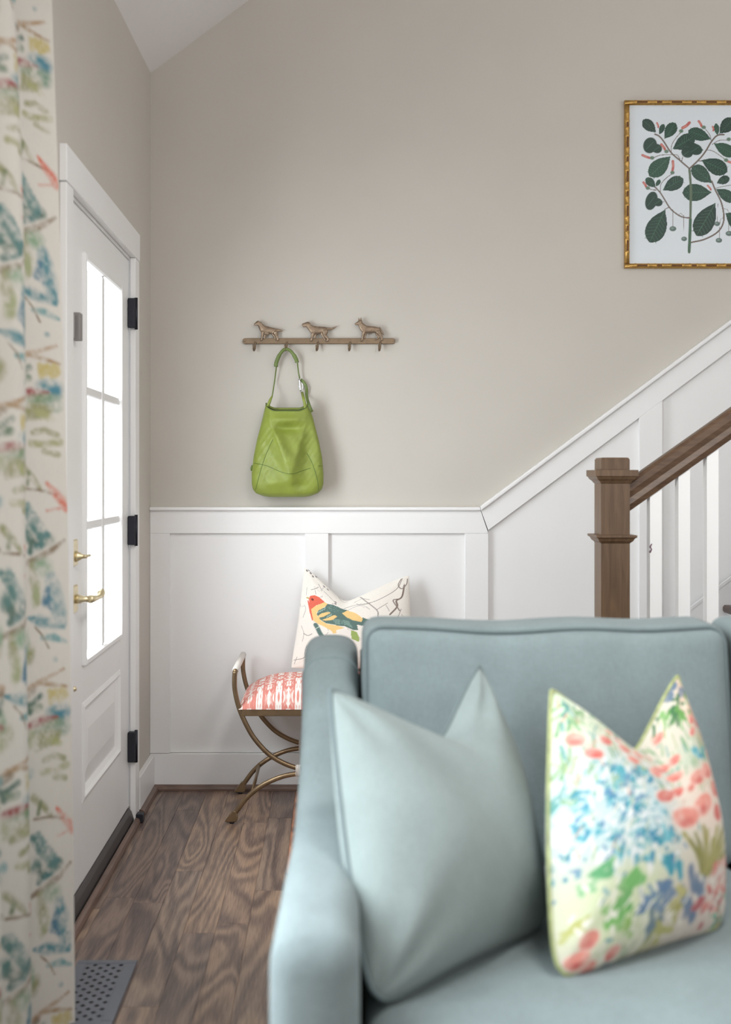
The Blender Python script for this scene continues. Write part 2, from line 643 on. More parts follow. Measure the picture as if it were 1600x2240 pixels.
def grid_faces(nu, nv, off=0, flip=False):
    i, j = np.meshgrid(np.arange(nu - 1), np.arange(nv - 1), indexing='ij')
    a = (i * nv + j).ravel() + off
    q = np.stack([a, a + nv, a + nv + 1, a + 1], 1)
    return q[:, ::-1] if flip else q


def np_mesh(name, V, Fc):
    me = bpy.data.meshes.new(name)
    V = np.asarray(V, dtype=np.float32)
    Fc = np.asarray(Fc, dtype=np.int32)
    me.vertices.add(len(V))
    me.vertices.foreach_set('co', V.ravel())
    me.loops.add(Fc.size)
    me.loops.foreach_set('vertex_index', Fc.ravel())
    me.polygons.add(len(Fc))
    me.polygons.foreach_set('loop_start', np.arange(0, Fc.size, 4, dtype=np.int32))
    me.polygons.foreach_set('loop_total', np.full(len(Fc), 4, dtype=np.int32))
    me.update(calc_edges=True)
    me.validate()
    return me


# ================================================================== THE SETTING
WB, XL = 4.70, -0.748          # back wall plane, left wall plane
RIDGE = 2.6


def eave(y):                    # height of the left wall, sinking a touch towards the camera
    return 2.946 - 0.034 * (WB - y)


def ceil_z(x, y):
    z = eave(y) + 0.744 * (min(x, RIDGE) - XL)
    return z - 0.744 * max(0, x - RIDGE)


YB = -2.0
XR = 4.6
# back wall, a gable
tag(prism('wall_back', [(XL - .14, 0), (XR, 0), (XR, ceil_z(XR, WB)), (RIDGE, ceil_z(RIDGE, WB)), (XL, ceil_z(XL, WB)), (XL - .14, ceil_z(XL, WB))],
          'Y', WB, WB + .15, M_WALL), 'beige painted gable wall behind the coat hooks and stairs', 'wall', kind='structure')
tag(box('wall_right', XR, XR + .12, 2.4, WB, 0, 3.6, M_WALL), 'beige wall closing the room beyond the stairs', 'wall', kind='structure')


def wall_left():
    ys = [YB, 0.70, 2.10, 3.215, 4.245, WB]
    zs = [0, 0.50, 2.10, 2.58, 'top']
    holes = {(1, 1), (1, 2), (3, 0), (3, 1)}
    x0, x1 = XL, XL - .14
    idx, verts, faces = {}, [], []

    def v(s, i, j):
        k = (s, i, j)
        if k not in idx:
            idx[k] = len(verts)
            z = eave(ys[i]) if zs[j] == 'top' else zs[j]
            verts.append(((x0, x1)[s], ys[i], z))
        return idx[k]
    ni, nj = len(ys) - 1, len(zs) - 1
    solid = lambda i, j: 0 <= i < ni and 0 <= j < nj and (i, j) not in holes
    for i in range(ni):
        for j in range(nj):
            if not solid(i, j): continue
            faces.append((v(0, i, j), v(0, i + 1, j), v(0, i + 1, j + 1), v(0, i, j + 1)))
            faces.append((v(1, i, j), v(1, i, j + 1), v(1, i + 1, j + 1), v(1, i + 1, j)))
            for di, dj, a, b in ((-1, 0, (i, j), (i, j + 1)), (1, 0, (i + 1, j), (i + 1, j + 1)), (0, -1, (i, j), (i + 1, j)), (0, 1, (i, j + 1), (i + 1, j + 1))):
                if not solid(i + di, j + dj):
                    faces.append((v(0, *a), v(0, *b), v(1, *b), v(1, *a)))
    bm = bmesh.new()
    bv = [bm.verts.new(p) for p in verts]
    for f in faces:
        bm.faces.new([bv[q] for q in f])
    return frombm('wall_left', bm, M_WALL)


tag(wall_left(), 'beige side wall around the white front door', 'wall', kind='structure')


def ceiling():
    xs = [XL - .14, RIDGE, XR + .12]
    verts, faces = [], []
    for y in (YB, WB + .15):
        for dz in (0, .12):
            for x in xs:
                verts.append((x, y, ceil_z(x, y) + dz))
    n = 3
    for k in range(2):
        b0, b1, t0, t1 = k, k + 1, n + k, n + k + 1
        c0, c1, u0, u1 = 2 * n + k, 2 * n + k + 1, 3 * n + k, 3 * n + k + 1
        faces += [(b0, b1, c1, c0), (t0, u0, u1, t1), (b0, t0, t1, b1), (c0, c1, u1, u0)]
    faces += [(0, 2 * n, 3 * n, n), (2, n + 2, 3 * n + 2, 2 * n + 2)]
    bm = bmesh.new()
    bv = [bm.verts.new(p) for p in verts]
    for f in faces:
        bm.faces.new([bv[q] for q in f])
    return frombm('ceiling', bm, M_CEIL)


tag(ceiling(), 'white vaulted ceiling sloping up from the door wall', 'ceiling', kind='structure')

# floor: sub-floor slab, boards are its parts, running away from the camera
floor = tag(box('floor', XL - .14, XR + .12, YB, WB + .15, -.06, -.016, M_TREAD), 'dark stained oak plank floor', 'floor', kind='structure')
PW = 0.09
x = -0.69 - PW
row = 0
tints = [(1, 1, 1), (.86, .86, .90), (1.12, 1.07, 1.0), (.94, .92, .93), (1.06, 1.02, .96), (.80, .79, .82), (1.16, 1.08, .98)]
while x < 1.6:
    y = 1.2 - random.random() * .8
    while y < WB:
        L = random.choice([.75, .95, 1.15, 1.4])
        y1 = min(y + L, WB)
        if y1 > 1.0 and y1 - y > .08:
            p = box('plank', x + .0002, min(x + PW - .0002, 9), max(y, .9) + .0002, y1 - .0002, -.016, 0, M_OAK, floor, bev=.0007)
            tt = random.choice(tints)
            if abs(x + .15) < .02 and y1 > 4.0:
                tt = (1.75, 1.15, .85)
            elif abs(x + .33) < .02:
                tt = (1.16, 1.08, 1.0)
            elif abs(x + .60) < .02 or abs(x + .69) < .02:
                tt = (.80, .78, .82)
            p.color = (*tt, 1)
        y = y1
    x += PW
    row += 1

# ---- wainscot on the back wall
YS = WB - .022                    # face of stiles and rails
SC = F / YS
XW = lambda px: (px - CX) / SC
ZW = lambda py: EYE - (py - CY) / SC
trim = empty('trim_1', (0.5, WB, 0), 'white panelled wainscot stepping up along the stairs', 'wainscot', kind='structure')
slope = 0.745
xb, zb = XW(1052), ZW(1109)       # where the cap turns up the stairs
XE = 3.4
zc = lambda xx: zb + slope * (xx - xb)          # top of the sloping cap
RH = 0.107                         # vertical height of the sloping rail below the cap
zr = lambda xx: zc(xx) - .012 - RH
YP = WB - .004
GAP = .0004
xs_st = [(XL + .0005, XW(372)), (XW(668), XW(719)), (XW(1018), XW(1069)), (XW(1399), XW(1450)), (XW(1780), XW(1831))]
z_top = ZW(1167)
z_bot = ZW(1648)
xk = XW(1069)
# recessed panels
prism('panel', [(xs_st[0][1], z_bot), (xs_st[1][0], z_bot), (xs_st[1][0], z_top), (xs_st[0][1], z_top)], 'Y', YP, WB, M_WHITE, trim)
prism('panel', [(xs_st[1][1], z_bot), (xs_st[2][0], z_bot), (xs_st[2][0], z_top), (xs_st[1][1], z_top)], 'Y', YP, WB, M_WHITE, trim)
for a, b in ((2, 3), (3, 4)):
    x0, x1 = xs_st[a][1], xs_st[b][0]
    prism('panel', [(x0, z_bot), (x1, z_bot), (x1, zr(x1)), (x0, zr(x0))], 'Y', YP, WB, M_WHITE, trim)
prism('panel', [(xs_st[4][1], z_bot), (XE, z_bot), (XE, zr(XE)), (xs_st[4][1], zr(xs_st[4][1]))], 'Y', YP, WB, M_WHITE, trim)
# stiles
for k, (x0, x1) in enumerate(xs_st):
    if k < 3:
        pts = [(x0, z_bot), (x1, z_bot), (x1, z_top), (x0, z_top)]
    else:
        pts = [(x0, z_bot), (x1, z_bot), (x1, zr(x1)), (x0, zr(x0))]
    prism('stile', pts, 'Y', YS, WB, M_WHITE, trim, bev=.0012)
# rails
prism('rail', [(XL + .0005, z_top + GAP), (xk, z_top + GAP), (xb, zb - .014), (XL + .0005, zb - .014)], 'Y', YS, WB, M_WHITE, trim, bev=.0012)
prism('rail', [(xk + GAP, zr(xk)), (XE, zr(XE)), (XE, zc(XE) - .012), (xb + .001, zc(xb) - .012)], 'Y', YS, WB, M_WHITE, trim, bev=.0012)
# caps
CP = WB - .040
prism('cap_moulding', [(XL + .0005, zb - .014), (xb, zb - .014), (xb - .004, zb), (XL + .0005, zb)], 'Y', CP, WB, M_WHITE, trim, bev=.004, seg=2)
prism('cap_moulding', [(xb, zc(xb) - .015), (XE, zc(XE) - .015), (XE, zc(XE) + .004), (xb - .003, zc(xb - .003) + .004)], 'Y', CP, WB, M_WHITE, trim, bev=.004, seg=2)

# ---- baseboards and stained shoe moulding
bb = tag(prism('baseboard_back', [(XL + .0005, .02), (.80, .02), (.80, z_bot - .002), (XL + .0005, z_bot - .002)], 'Y', YS, WB, M_WHITE, bev=.0015), 'white baseboard under the wainscot by the bench', 'baseboard', kind='structure')


shoe_pts = [(YS, .0006), (YS - .019, .0006), (YS - .019, .008), (YS - .015, .0155), (YS - .008, .0205), (YS, .022)]
prism('shoe_moulding', shoe_pts, 'X', XL + .001, .80, M_SHOE, bb)
bl = tag(prism('baseboard_left', [(4.325, .02), (YS - .0005, .02), (YS - .0005, .144), (4.325, .144)], 'X', XL, XL + .02, M_WHITE, bev=.002), 'short white baseboard between door casing and corner', 'baseboard', kind='structure')
prism('shoe_moulding', [(XL + .02, .0006), (XL + .039, .0006), (XL + .039, .008), (XL + .035, .0155), (XL + .028, .0205), (XL + .02, .022)], 'Y', 4.325, YS - .020, M_SHOE, bl)
bl2 = tag(box('baseboard_left_near', XL, XL + .02, YB + .1, 3.11, .002, .144, M_WHITE, bev=.002), 'white baseboard behind the curtain hem', 'baseboard', kind='structure')

# ---- door casing
casing = empty('trim_2', (XL, 3.73, 0), 'flat white casing framing the front door', 'door casing', kind='structure')
XC = XL + .02
box('side_casing', XL, XC, 4.222, 4.305, .002, 2.094, M_WHITE, casing, bev=.002)
box('side_casing', XL, XC, 3.128, 3.212, .002, 2.094, M_WHITE, casing, bev=.002)
box('head_casing', XL, XC + .002, 3.122, 4.311, 2.095, 2.197, M_WHITE, casing, bev=.002)
box('jamb', XL - .139, XL - .0005, 4.2365, 4.2445, .06, 2.0935, M_WHITE, casing)
box('jamb', XL - .139, XL - .0005, 3.2155, 3.2235, .06, 2.0935, M_WHITE, casing)
box('head_jamb', XL - .139, XL - .0005, 3.224, 4.236, 2.086, 2.0995, M_WHITE, casing)

# ---- front door
DX0, DX1 = XL - .050, XL - .006     # slab
DY0, DY1 = 3.226, 4.232
DZ0, DZ1 = .062, 2.084
GY0, GY1, GZ0, GZ1 = 3.437, 4.05, .711, 1.962
PY0, PY1, PZ0, PZ1 = 3.437, 4.05, .300, .600
door = empty('door_1', (DX1, 3.73, 0), 'white front door with six bright panes and lower panel', 'door', kind='structure')
box('stile', DX0, DX1, DY0, GY0, DZ0, DZ1, M_WHITE, door, bev=.001)
box('stile', DX0, DX1, GY1, DY1, DZ0, DZ1, M_WHITE, door, bev=.001)
box('top_rail', DX0, DX1, GY0, GY1, GZ1, DZ1, M_WHITE, door)
box('lock_rail', DX0, DX1, GY0, GY1, PZ1, GZ0, M_WHITE, door)
box('bottom_rail', DX0, DX1, GY0, GY1, DZ0, PZ0, M_WHITE, door)


def raised_panel():
    x = DX1
    rings = [(0.0, x + .002), (.014, x + .006), (.020, x - .004), (.034, x - .012), (.040, x - .012), (.095, x - .002), (.10, x - .002)]
    verts, faces = [], []
    for ins, xx in rings:
        verts += [(xx, PY0 + ins, PZ0 + ins), (xx, PY1 - ins, PZ0 + ins), (xx, PY1 - ins, PZ1 - ins), (xx, PY0 + ins, PZ1 - ins)]
    n = len(rings)
    for i in range(n - 1):
        for k in range(4):
            l = (k + 1) % 4
            faces.append((i * 4 + k, i * 4 + l, i * 4 + 4 + l, i * 4 + 4 + k))
    m = (n - 1) * 4
    faces.append((m, m + 1, m + 2, m + 3))
    verts += [(DX0 + .01, PY0, PZ0), (DX0 + .01, PY1, PZ0), (DX0 + .01, PY1, PZ1), (DX0 + .01, PY0, PZ1)]
    b = len(verts) - 4
    for k in range(4):
        l = (k + 1) % 4
        faces.append((b + k, b + l, l, k))
    faces.append((b + 3, b + 2, b + 1, b))
    bm = bmesh.new()
    bv = [bm.verts.new(p) for p in verts]
    for f in faces:
        bm.faces.new([bv[q] for q in f])
    return frombm('raised_panel', bm, M_WHITE, door)


raised_panel()
# glazing frame
lf = box('glazing_bead', DX1 - .030, DX1 + .012, GY0, GY0 + .022, GZ0, GZ1, M_WHITE, door, bev=.005)
box('glazing_bead', DX1 - .030, DX1 + .012, GY1 - .022, GY1, GZ0, GZ1, M_WHITE, door, bev=.005)
box('glazing_bead', DX1 - .030, DX1 + .012, GY0 + .022, GY1 - .022, GZ1 - .022, GZ1, M_WHITE, door, bev=.005)
box('glazing_bead', DX1 - .030, DX1 + .012, GY0 + .022, GY1 - .022, GZ0, GZ0 + .022, M_WHITE, door, bev=.005)
gm = (GY0 + GY1) / 2
box('muntin', DX1 - .028, DX1 + .003, gm - .022, gm + .022, GZ0 + .022, GZ1 - .022, M_WHITE, door, bev=.004)
zm = [1.135, 1.548]
for z in zm:
    box('muntin', DX1 - .028, DX1 + .002, GY0 + .022, gm - .022, z - .015, z + .015, M_WHITE, door, bev=.004)
    box('muntin', DX1 - .028, DX1 + .002, gm + .022, GY1 - .022, z - .015, z + .015, M_WHITE, door, bev=.004)
zz = [GZ0 + .01] + zm + [GZ1 - .01]
for i in range(3):
    for y0, y1 in ((GY0 + .01, gm), (gm, GY1 - .01)):
        box('pane', DX1 - .0085, DX1 - .0055, y0 + .0005, y1 - .0005, zz[i] + .0005, zz[i + 1] - .0005, M_GLASS, door)
# hinges
for z0, z1 in ((1.832, 1.941), (1.032, 1.139), (.232, .343)):
    h = box('hinge', XL - .004, XC + .0025, 4.196, 4.2195, z0, z1, M_BLACK, door, bev=.002)
    tube('hinge_pin', [(XC + .003, 4.219, z0 - .004), (XC + .003, 4.219, z1 + .004)], .006, M_BLACK, h, 8)
# deadbolt
db = box('deadbolt_plate', DX1, DX1 + .008, 3.290, 3.350, 1.024, 1.101, M_BRASS, door, bev=.003)
lathe('thumb_turn', [(.016, 0), (.014, .008), (.007, .02), (.0055, .032), (.004, .034)], (DX1 + .008, 3.318, 1.052), M_BRASS, db, 12, 'X')
tube('thumb_lever', [(DX1 + .036, 3.305, 1.053), (DX1 + .042, 3.345, 1.053)], .0045, M_BRASS, db, 8)
# lever
lp = box('lever_plate', DX1, DX1 + .008, 3.290, 3.350, .888, .968, M_BRASS, door, bev=.003)
lathe('lever_neck', [(.013, 0), (.013, .012), (.009, .022), (.009, .05)], (DX1 + .008, 3.318, .928), M_BRASS, lp, 12, 'X')
tube('lever_handle', catmull([(DX1 + .050, 3.308, .928), (DX1 + .056, 3.33, .928), (DX1 + .060, 3.36, .927), (DX1 + .062, 3.39, .928), (DX1 + .063, 3.408, .934), (DX1 + .063, 3.424, .942)], 16),
     [.010, .012, .012, .011, .010, .009, .0085, .008, .008, .008, .009, .0105, .012, .0128, .0115, .006], M_BRASS, lp, 10)
# alarm sensor and small brass catch
sn = box('contact_sensor', DX1, DX1 + .024, 3.300, 3.338, 1.680, 1.760, M_GREYP, door, bev=.003, seg=2)
sn['label'] = 'grey plastic alarm sensor'
box('sensor_magnet', DX1, DX1 + .012, 3.284, 3.297, 1.684, 1.752, M_GREYP, door, bev=.002)
lathe('catch', [(.008, 0), (.008, .006), (.004, .012), (.001, .013)], (DX1, 3.31, .668), M_BRASS, door, 10, 'X')
# threshold
th = empty('trim_3', (XL, 3.73, 0), 'dark metal and wood threshold under the door', 'threshold', kind='structure')
prism('door_sill', [(XL - .13, .0006), (XL + .014, .0006), (XL + .014, .020), (XL + .006, .046), (XL - .004, .058), (XL - .13, .058)], 'Y', 3.226, 4.2205, M_THRESH, th, bev=.001)
prism('shoe_moulding', [(XL + .0205, .0006), (XL + .038, .0006), (XL + .038, .009), (XL + .034, .017), (XL + .028, .021), (XL + .0205, .022)], 'Y', 3.13, 4.222, M_SHOE, th)
box('end_block', XL + .0205, XL + .047, 4.2235, 4.262, .0006, .034, M_BLACK, th, bev=.003)

# ---- window behind the curtain
win = empty('window_1', (XL, 1.62, 0), 'tall white window beside the printed curtain', 'window', kind='structure')
WY0, WY1, WZ0, WZ1 = .70, 2.10, .50, 2.58
for nm, a in (('window_frame', (WY0 + .001, WY0 + .05, WZ0 + .001, WZ1 - .001)), ('window_frame', (WY1 - .05, WY1 - .001, WZ0 + .001, WZ1 - .001)), ('window_frame', (WY0 + .0505, WY1 - .0505, WZ0 + .001, WZ0 + .05)), ('window_frame', (WY0 + .0505, WY1 - .0505, WZ1 - .05, WZ1 - .001))):
    box(nm, XL - .10, XL - .04, a[0], a[1], a[2], a[3], M_WHITE, win, bev=.003)
box('mullion', XL - .09, XL - .05, 1.375, 1.425, WZ0 + .051, WZ1 - .051, M_WHITE, win, bev=.003)
for a, b in ((WY0 + .05, 1.375), (1.425, WY1 - .05)):
    box('pane', XL - .072, XL - .068, a, b, WZ0 + .05, WZ1 - .05, M_GLASS, win)
box('window_sill', XL - .04, XL + .045, WY0 - .05, WY1 - .03, WZ0 - .035, WZ0 - .001, M_WHITE, win, bev=.004)

# ================================================================== STAIRCASE
st = empty('staircase', (1.6, 4.1, 0), 'wooden staircase with white balusters rising behind the sofa', 'staircase')
RISE, RUN, NX0 = .19, .254, .835
YN = 3.60                            # front of the balustrade
NT = 9
for i in range(NT):
    nx = NX0 + RUN * i
    z = RISE * (i + 1)
    y0 = YN - .012
    # tread with a moulded nosing
    pts = [(nx + .03, z - .030), (nx + .004, z - .030), (nx - .001, z - .022), (nx - .001, z - .008), (nx + .006, z), (nx + RUN + .024, z), (nx + RUN + .024, z - .030)]
    prism('tread', pts, 'Y', y0, WB - .041, M_TREAD, st)
    box('riser', nx + .026, nx + .044, YN + .02, WB - .041, z - RISE + .0005, z - .0305, M_WHITE, st)
    prism('cove_moulding', [(nx + .010, z - .031), (nx + .0255, z - .031), (nx + .0255, z - .052)], 'Y', YN + .02, WB - .041, M_WHITE, st)
# closed string on the room side
sx = NX0 + .05
pts = [(sx, .0006)]
for i in range(NT):
    nx = NX0 + RUN * i
    pts += [(nx + .045, RISE * (i + 1) - .031), (nx + RUN + .024, RISE * (i + 1) - .031)]
pts += [(NX0 + RUN * NT + .024, .0006)]
pts[1] = (sx, RISE - .031)
prism('stringer', pts, 'Y', YN + .021, YN + .05, M_WHITE, st)
# wall skirt with a small bead
zk = lambda xx: .756 + .748 * (xx - 1.474)
prism('wall_skirt', [(.80, .002), (3.2, .002), (3.2, zk(3.2)), (.80, zk(.80))], 'Y', WB - .0385, WB - .0225, M_WHITE, st)
prism('skirt_bead', [(.80, zk(.80) - .012), (3.2, zk(3.2) - .012), (3.2, zk(3.2) + .002), (.80, zk(.80) + .002)], 'Y', WB - .0405, WB - .039, M_WHITE, st)
# newel post
hw = .0455
NC = (.8945, YN + hw)
nw = square_turn('newel_post', [(hw, .0006), (hw, 1.073)], NC[0], NC[1], M_NEWEL, st)
square_turn('newel_collar', [(hw, 1.0732), (.048, 1.076), (.054, 1.081), (.058, 1.089), (.064, 1.093), (.064, 1.0995), (hw, 1.1005)], NC[0], NC[1], M_NEWEL, nw)
square_turn('newel_shaft', [(hw, 1.1007), (hw, 1.262)], NC[0], NC[1], M_NEWEL, nw)
square_turn('newel_cap', [(hw, 1.2622), (.048, 1.264), (.052, 1.270), (.060, 1.277), (.063, 1.283), (.067, 1.286), (.067, 1.305), (hw, 1.3055)], NC[0], NC[1], M_NEWEL, nw)
square_turn('newel_top', [(hw - .0005, 1.3057), (hw - .0005, 1.338), (hw - .004, 1.3435), (hw - .008, 1.3445)], NC[0], NC[1], M_NEWEL, nw)
# handrail
hr_s = .705
zrail = lambda xx: 1.222 + hr_s * (xx - .943)


def handrail():
    prof = [(-.022, -.040), (.022, -.040), (.030, -.022), (.024, -.006), (.030, .012), (.029, .030), (.018, .040), (-.018, .040), (-.029, .030), (-.030, .012), (-.024, -.006), (-.030, -.022)]
    a = math.atan(hr_s)
    verts, faces = [], []
    x0, x1 = .9405, 3.1
    for xx in (x0, x1):
        for py, pz in prof:
            verts.append((xx, YN + hw + py, zrail(xx) + pz / math.cos(a)))
    n = len(prof)
    for k in range(n):
        l = (k + 1) % n
        faces.append((k, l, n + l, n + k))
    faces += [tuple(range(n))[::-1], tuple(range(n, 2 * n))]
    bm = bmesh.new()
    bv = [bm.verts.new(p) for p in verts]
    for f in faces:
        bm.faces.new([bv[q] for q in f])
    return frombm('handrail', bm, M_RAIL, st)


handrail()
bx = 1.0295
bh = .0185
k = 0
while bx < 2.9:
    i = int((bx - NX0) / RUN)
    zt = RISE * (i + 1) + .0006
    yb = YN + hw
    h0, h1 = zrail(bx - bh) - .0495, zrail(bx + bh) - .0495
    V = [(bx - bh, yb - bh, zt), (bx + bh, yb - bh, zt), (bx + bh, yb + bh, zt), (bx - bh, yb + bh, zt),
         (bx - bh, yb - bh, h0), (bx + bh, yb - bh, h1), (bx + bh, yb + bh, h1), (bx - bh, yb + bh, h0)]
    b = pyd('baluster', V, [(3, 2, 1, 0), (4, 5, 6, 7), (0, 1, 5, 4), (1, 2, 6, 5), (2, 3, 7, 6), (3, 0, 4, 7)], M_WHITE, st)
    if k == 0:
        q = PX(1424, 1199, yb - bh)
        tube('scuff_mark', [(q.x + .004, yb - bh - .0006, q.z + .014), (q.x - .002, yb - bh - .0006, q.z + .004), (q.x + .003, yb - bh - .0006, q.z - .004), (q.x - .003, yb - bh - .0006, q.z - .014)], [.0015, .003, .002, .0032], M_SCUFF, b, 6)
    bx += .0905
    k += 1
# ================================================================== SOFA
sofa = empty('sofa', (.83, 2.1, 0), 'blue grey linen sofa with scooped arm and loose back cushions', 'sofa')


def smooth01(t):
    t = np.clip(t, 0, 1)
    return t * t * (3 - 2 * t)


def arm(mirror=False):
    ys = np.linspace(1.545, 2.70, 70)
    top = np.interp(ys, [1.5, 1.6, 1.8, 1.95, 2.05, 2.15, 2.25, 2.35, 2.43, 2.50, 2.56, 2.62, 2.72], [.653, .660, .668, .680, .700, .735, .785, .838, .874, .897, .908, .912, .910])
    k = np.ones(5) / 5
    tp = np.pad(top, 2, mode='edge')
    top = np.convolve(tp, k, 'valid')
    xo = np.interp(ys, [1.5, 1.6, 1.8, 2.0, 2.2, 2.4, 2.6, 2.8], [-.0865, -.0865, -.079, -.068, -.063, -.062, -.064, -.066])
    xi = np.interp(ys, [1.5, 1.6, 2.0, 2.6, 2.8], [.037, .039, .047, .060, .063])
    # front end rounds over
    d = ys - ys[0]
    pull = np.where(d < .035, .035 - np.sqrt(np.maximum(0, .035 ** 2 - (.035 - d) ** 2)), 0)
    ns = 26
    V = []
    for i, y in enumerate(ys):
        a, b, tz = xo[i] + pull[i], xi[i] - pull[i], top[i] - pull[i]
        r = (b - a) * .46
        c = (a + b) / 2
        ring = [(a + .004, .06), (a, .20), (a, .45)]
        for q in np.linspace(0, math.pi, ns - 6):
            e = 0.72
            cs, sn_ = math.cos(q), math.sin(q)
            ring.append((c - (b - a) / 2 * math.copysign(abs(cs) ** e, cs), tz - r + r * abs(sn_) ** e))
        ring += [(b, .45), (b, .20), (b - .004, .06)]
        for x_, z_ in ring:
            V.append((1.664 - x_ if mirror else x_, y, z_))
    Fq = [tuple(f) for f in grid_faces(len(ys), ns)]
    Fq += [(i * ns, i * ns + ns - 1, (i + 1) * ns + ns - 1, (i + 1) * ns) for i in range(len(ys) - 1)]
    Fq += [tuple(range(ns)), tuple(range((len(ys) - 1) * ns, len(ys) * ns))[::-1]]
    bm = bmesh.new()
    bv = [bm.verts.new(p) for p in V]
    for f in Fq:
        bm.faces.new([bv[q] for q in f])
    o = frombm('arm', bm, M_SOFA, sofa, smooth=True)
    # welt where the arm meets the back post
    P = []
    i0 = int(np.argmin(abs(ys - 2.475)))
    for s_ in range(2, ns - 2):
        p = V[i0 * ns + s_]
        P.append(p)
    tube('arm_welt', P, .0035, M_SOFA, o, 6)
    return o


arm()
arm(True)


def cushion(name, x0, x1, y0, y1, z0, z1, r, bulge=(0, 0, 0), mat=None, parent=None, n=22, lean=0.0, sag=0.0, wob=0.0):
    bm = bmesh.new()
    bmesh.ops.create_cube(bm, size=2)
    bmesh.ops.subdivide_edges(bm, edges=list(bm.edges), cuts=n, use_grid_fill=True)
    h = Vector(((x1 - x0) / 2, (y1 - y0) / 2, (z1 - z0) / 2))
    c = Vector(((x0 + x1) / 2, (y0 + y1) / 2, (z0 + z1) / 2))
    for v in bm.verts:
        # pack points towards the edges so the rounding is smooth
        p = Vector([math.copysign(1 - (1 - abs(q)) ** 1.5, q) for q in v.co])
        u = p.copy()
        q = Vector((p.x * h.x, p.y * h.y, p.z * h.z))
        inner = Vector((max(-(h.x - r), min(h.x - r, q.x)), max(-(h.y - r), min(h.y - r, q.y)), max(-(h.z - r), min(h.z - r, q.z))))
        d = q - inner
        if d.length > 1e-9:
            q = inner + d.normalized() * min(d.length, r) if d.length > r else q
        bx_ = (1 - u.x ** 2)
        by_ = (1 - u.y ** 2)
        bz_ = (1 - u.z ** 2)
        q.x += math.copysign(bulge[0] * by_ * bz_, u.x) * abs(u.x)
        q.y += math.copysign(bulge[1] * bx_ * bz_, u.y) * abs(u.y)
        q.z += math.copysign(bulge[2] * bx_ * by_, u.z) * abs(u.z)
        if sag and u.z > 0:
            q.z -= sag * u.z * (math.exp(-((u.x + .25) / .35) ** 2) * .8 + .5 * math.exp(-((u.x - .55) / .25) ** 2))
        if wob:
            q.y += wob * math.sin(u.x * 5 + 1) * math.cos(u.z * 4) * bx_ * bz_
        q.y += lean * (u.z) * h.z
        v.co = q + c
    return frombm(name, bm, mat, parent, smooth=True)


def rect_loop(x0, x1, y, z0, z1, r, lean, zc_, n=8, sag=0.0):
    P = []
    for cx_, cz_, a0 in ((x1 - r, z1 - r, 0), (x0 + r, z1 - r, 90), (x0 + r, z0 + r, 180), (x1 - r, z0 + r, 270)):
        for k in range(n + 1):
            a = math.radians(a0 + 90 * k / n)
            x_, z_ = cx_ + r * math.cos(a), cz_ + r * math.sin(a)
            P.append((x_, y + lean * (z_ - zc_), z_))
        if sag and a0 == 0:
            for t in np.linspace(0.04, .96, 16):
                x_ = x1 - r + (x0 - x1 + 2 * r) * t
                u = (x_ - (x0 + x1) / 2) / ((x1 - x0) / 2)
                z_ = z1 - sag * (math.exp(-((u + .25) / .35) ** 2) * .8 + .5 * math.exp(-((u - .55) / .25) ** 2))
                P.append((x_, y + lean * (z_ - zc_), z_))
    return P


LEAN = .16
for x0, x1 in ((.066, .826), (.838, 1.598)):
    b = cushion('back_cushion', x0, x1, 2.335, 2.525, .495, .975, .034, (.004, .035, .004), M_SOFA, sofa, 28, LEAN, sag=.014, wob=.004)
    tube('piping', rect_loop(x0 + .006, x1 - .006, 2.348, .50, .970, .036, LEAN, .735, sag=.014), .0042, M_PIPE, b, 6, closed=True)
for x0, x1 in ((.050, .829), (.835, 1.614)):
    cushion('seat_cushion', x0, x1, 1.50, 2.42, .335, .493, .045, (0, .01, .012), M_SOFA, sofa, 20)
box('seat_deck', .045, 1.62, 1.60, 2.60, .12, .333, M_SOFA, sofa, bev=.01, seg=2)
cushion('back_frame', .0645, 1.5995, 2.585, 2.705, .12, .90, .03, (0, 0, 0), M_SOFA, sofa, 12)
for lx, ly in ((.0, 1.62), (.0, 2.62), (1.665, 1.62), (1.665, 2.62)):
    lathe('leg', [(.016, .0006), (.022, .062)], (lx, ly, 0), M_NEWEL, sofa, 12)


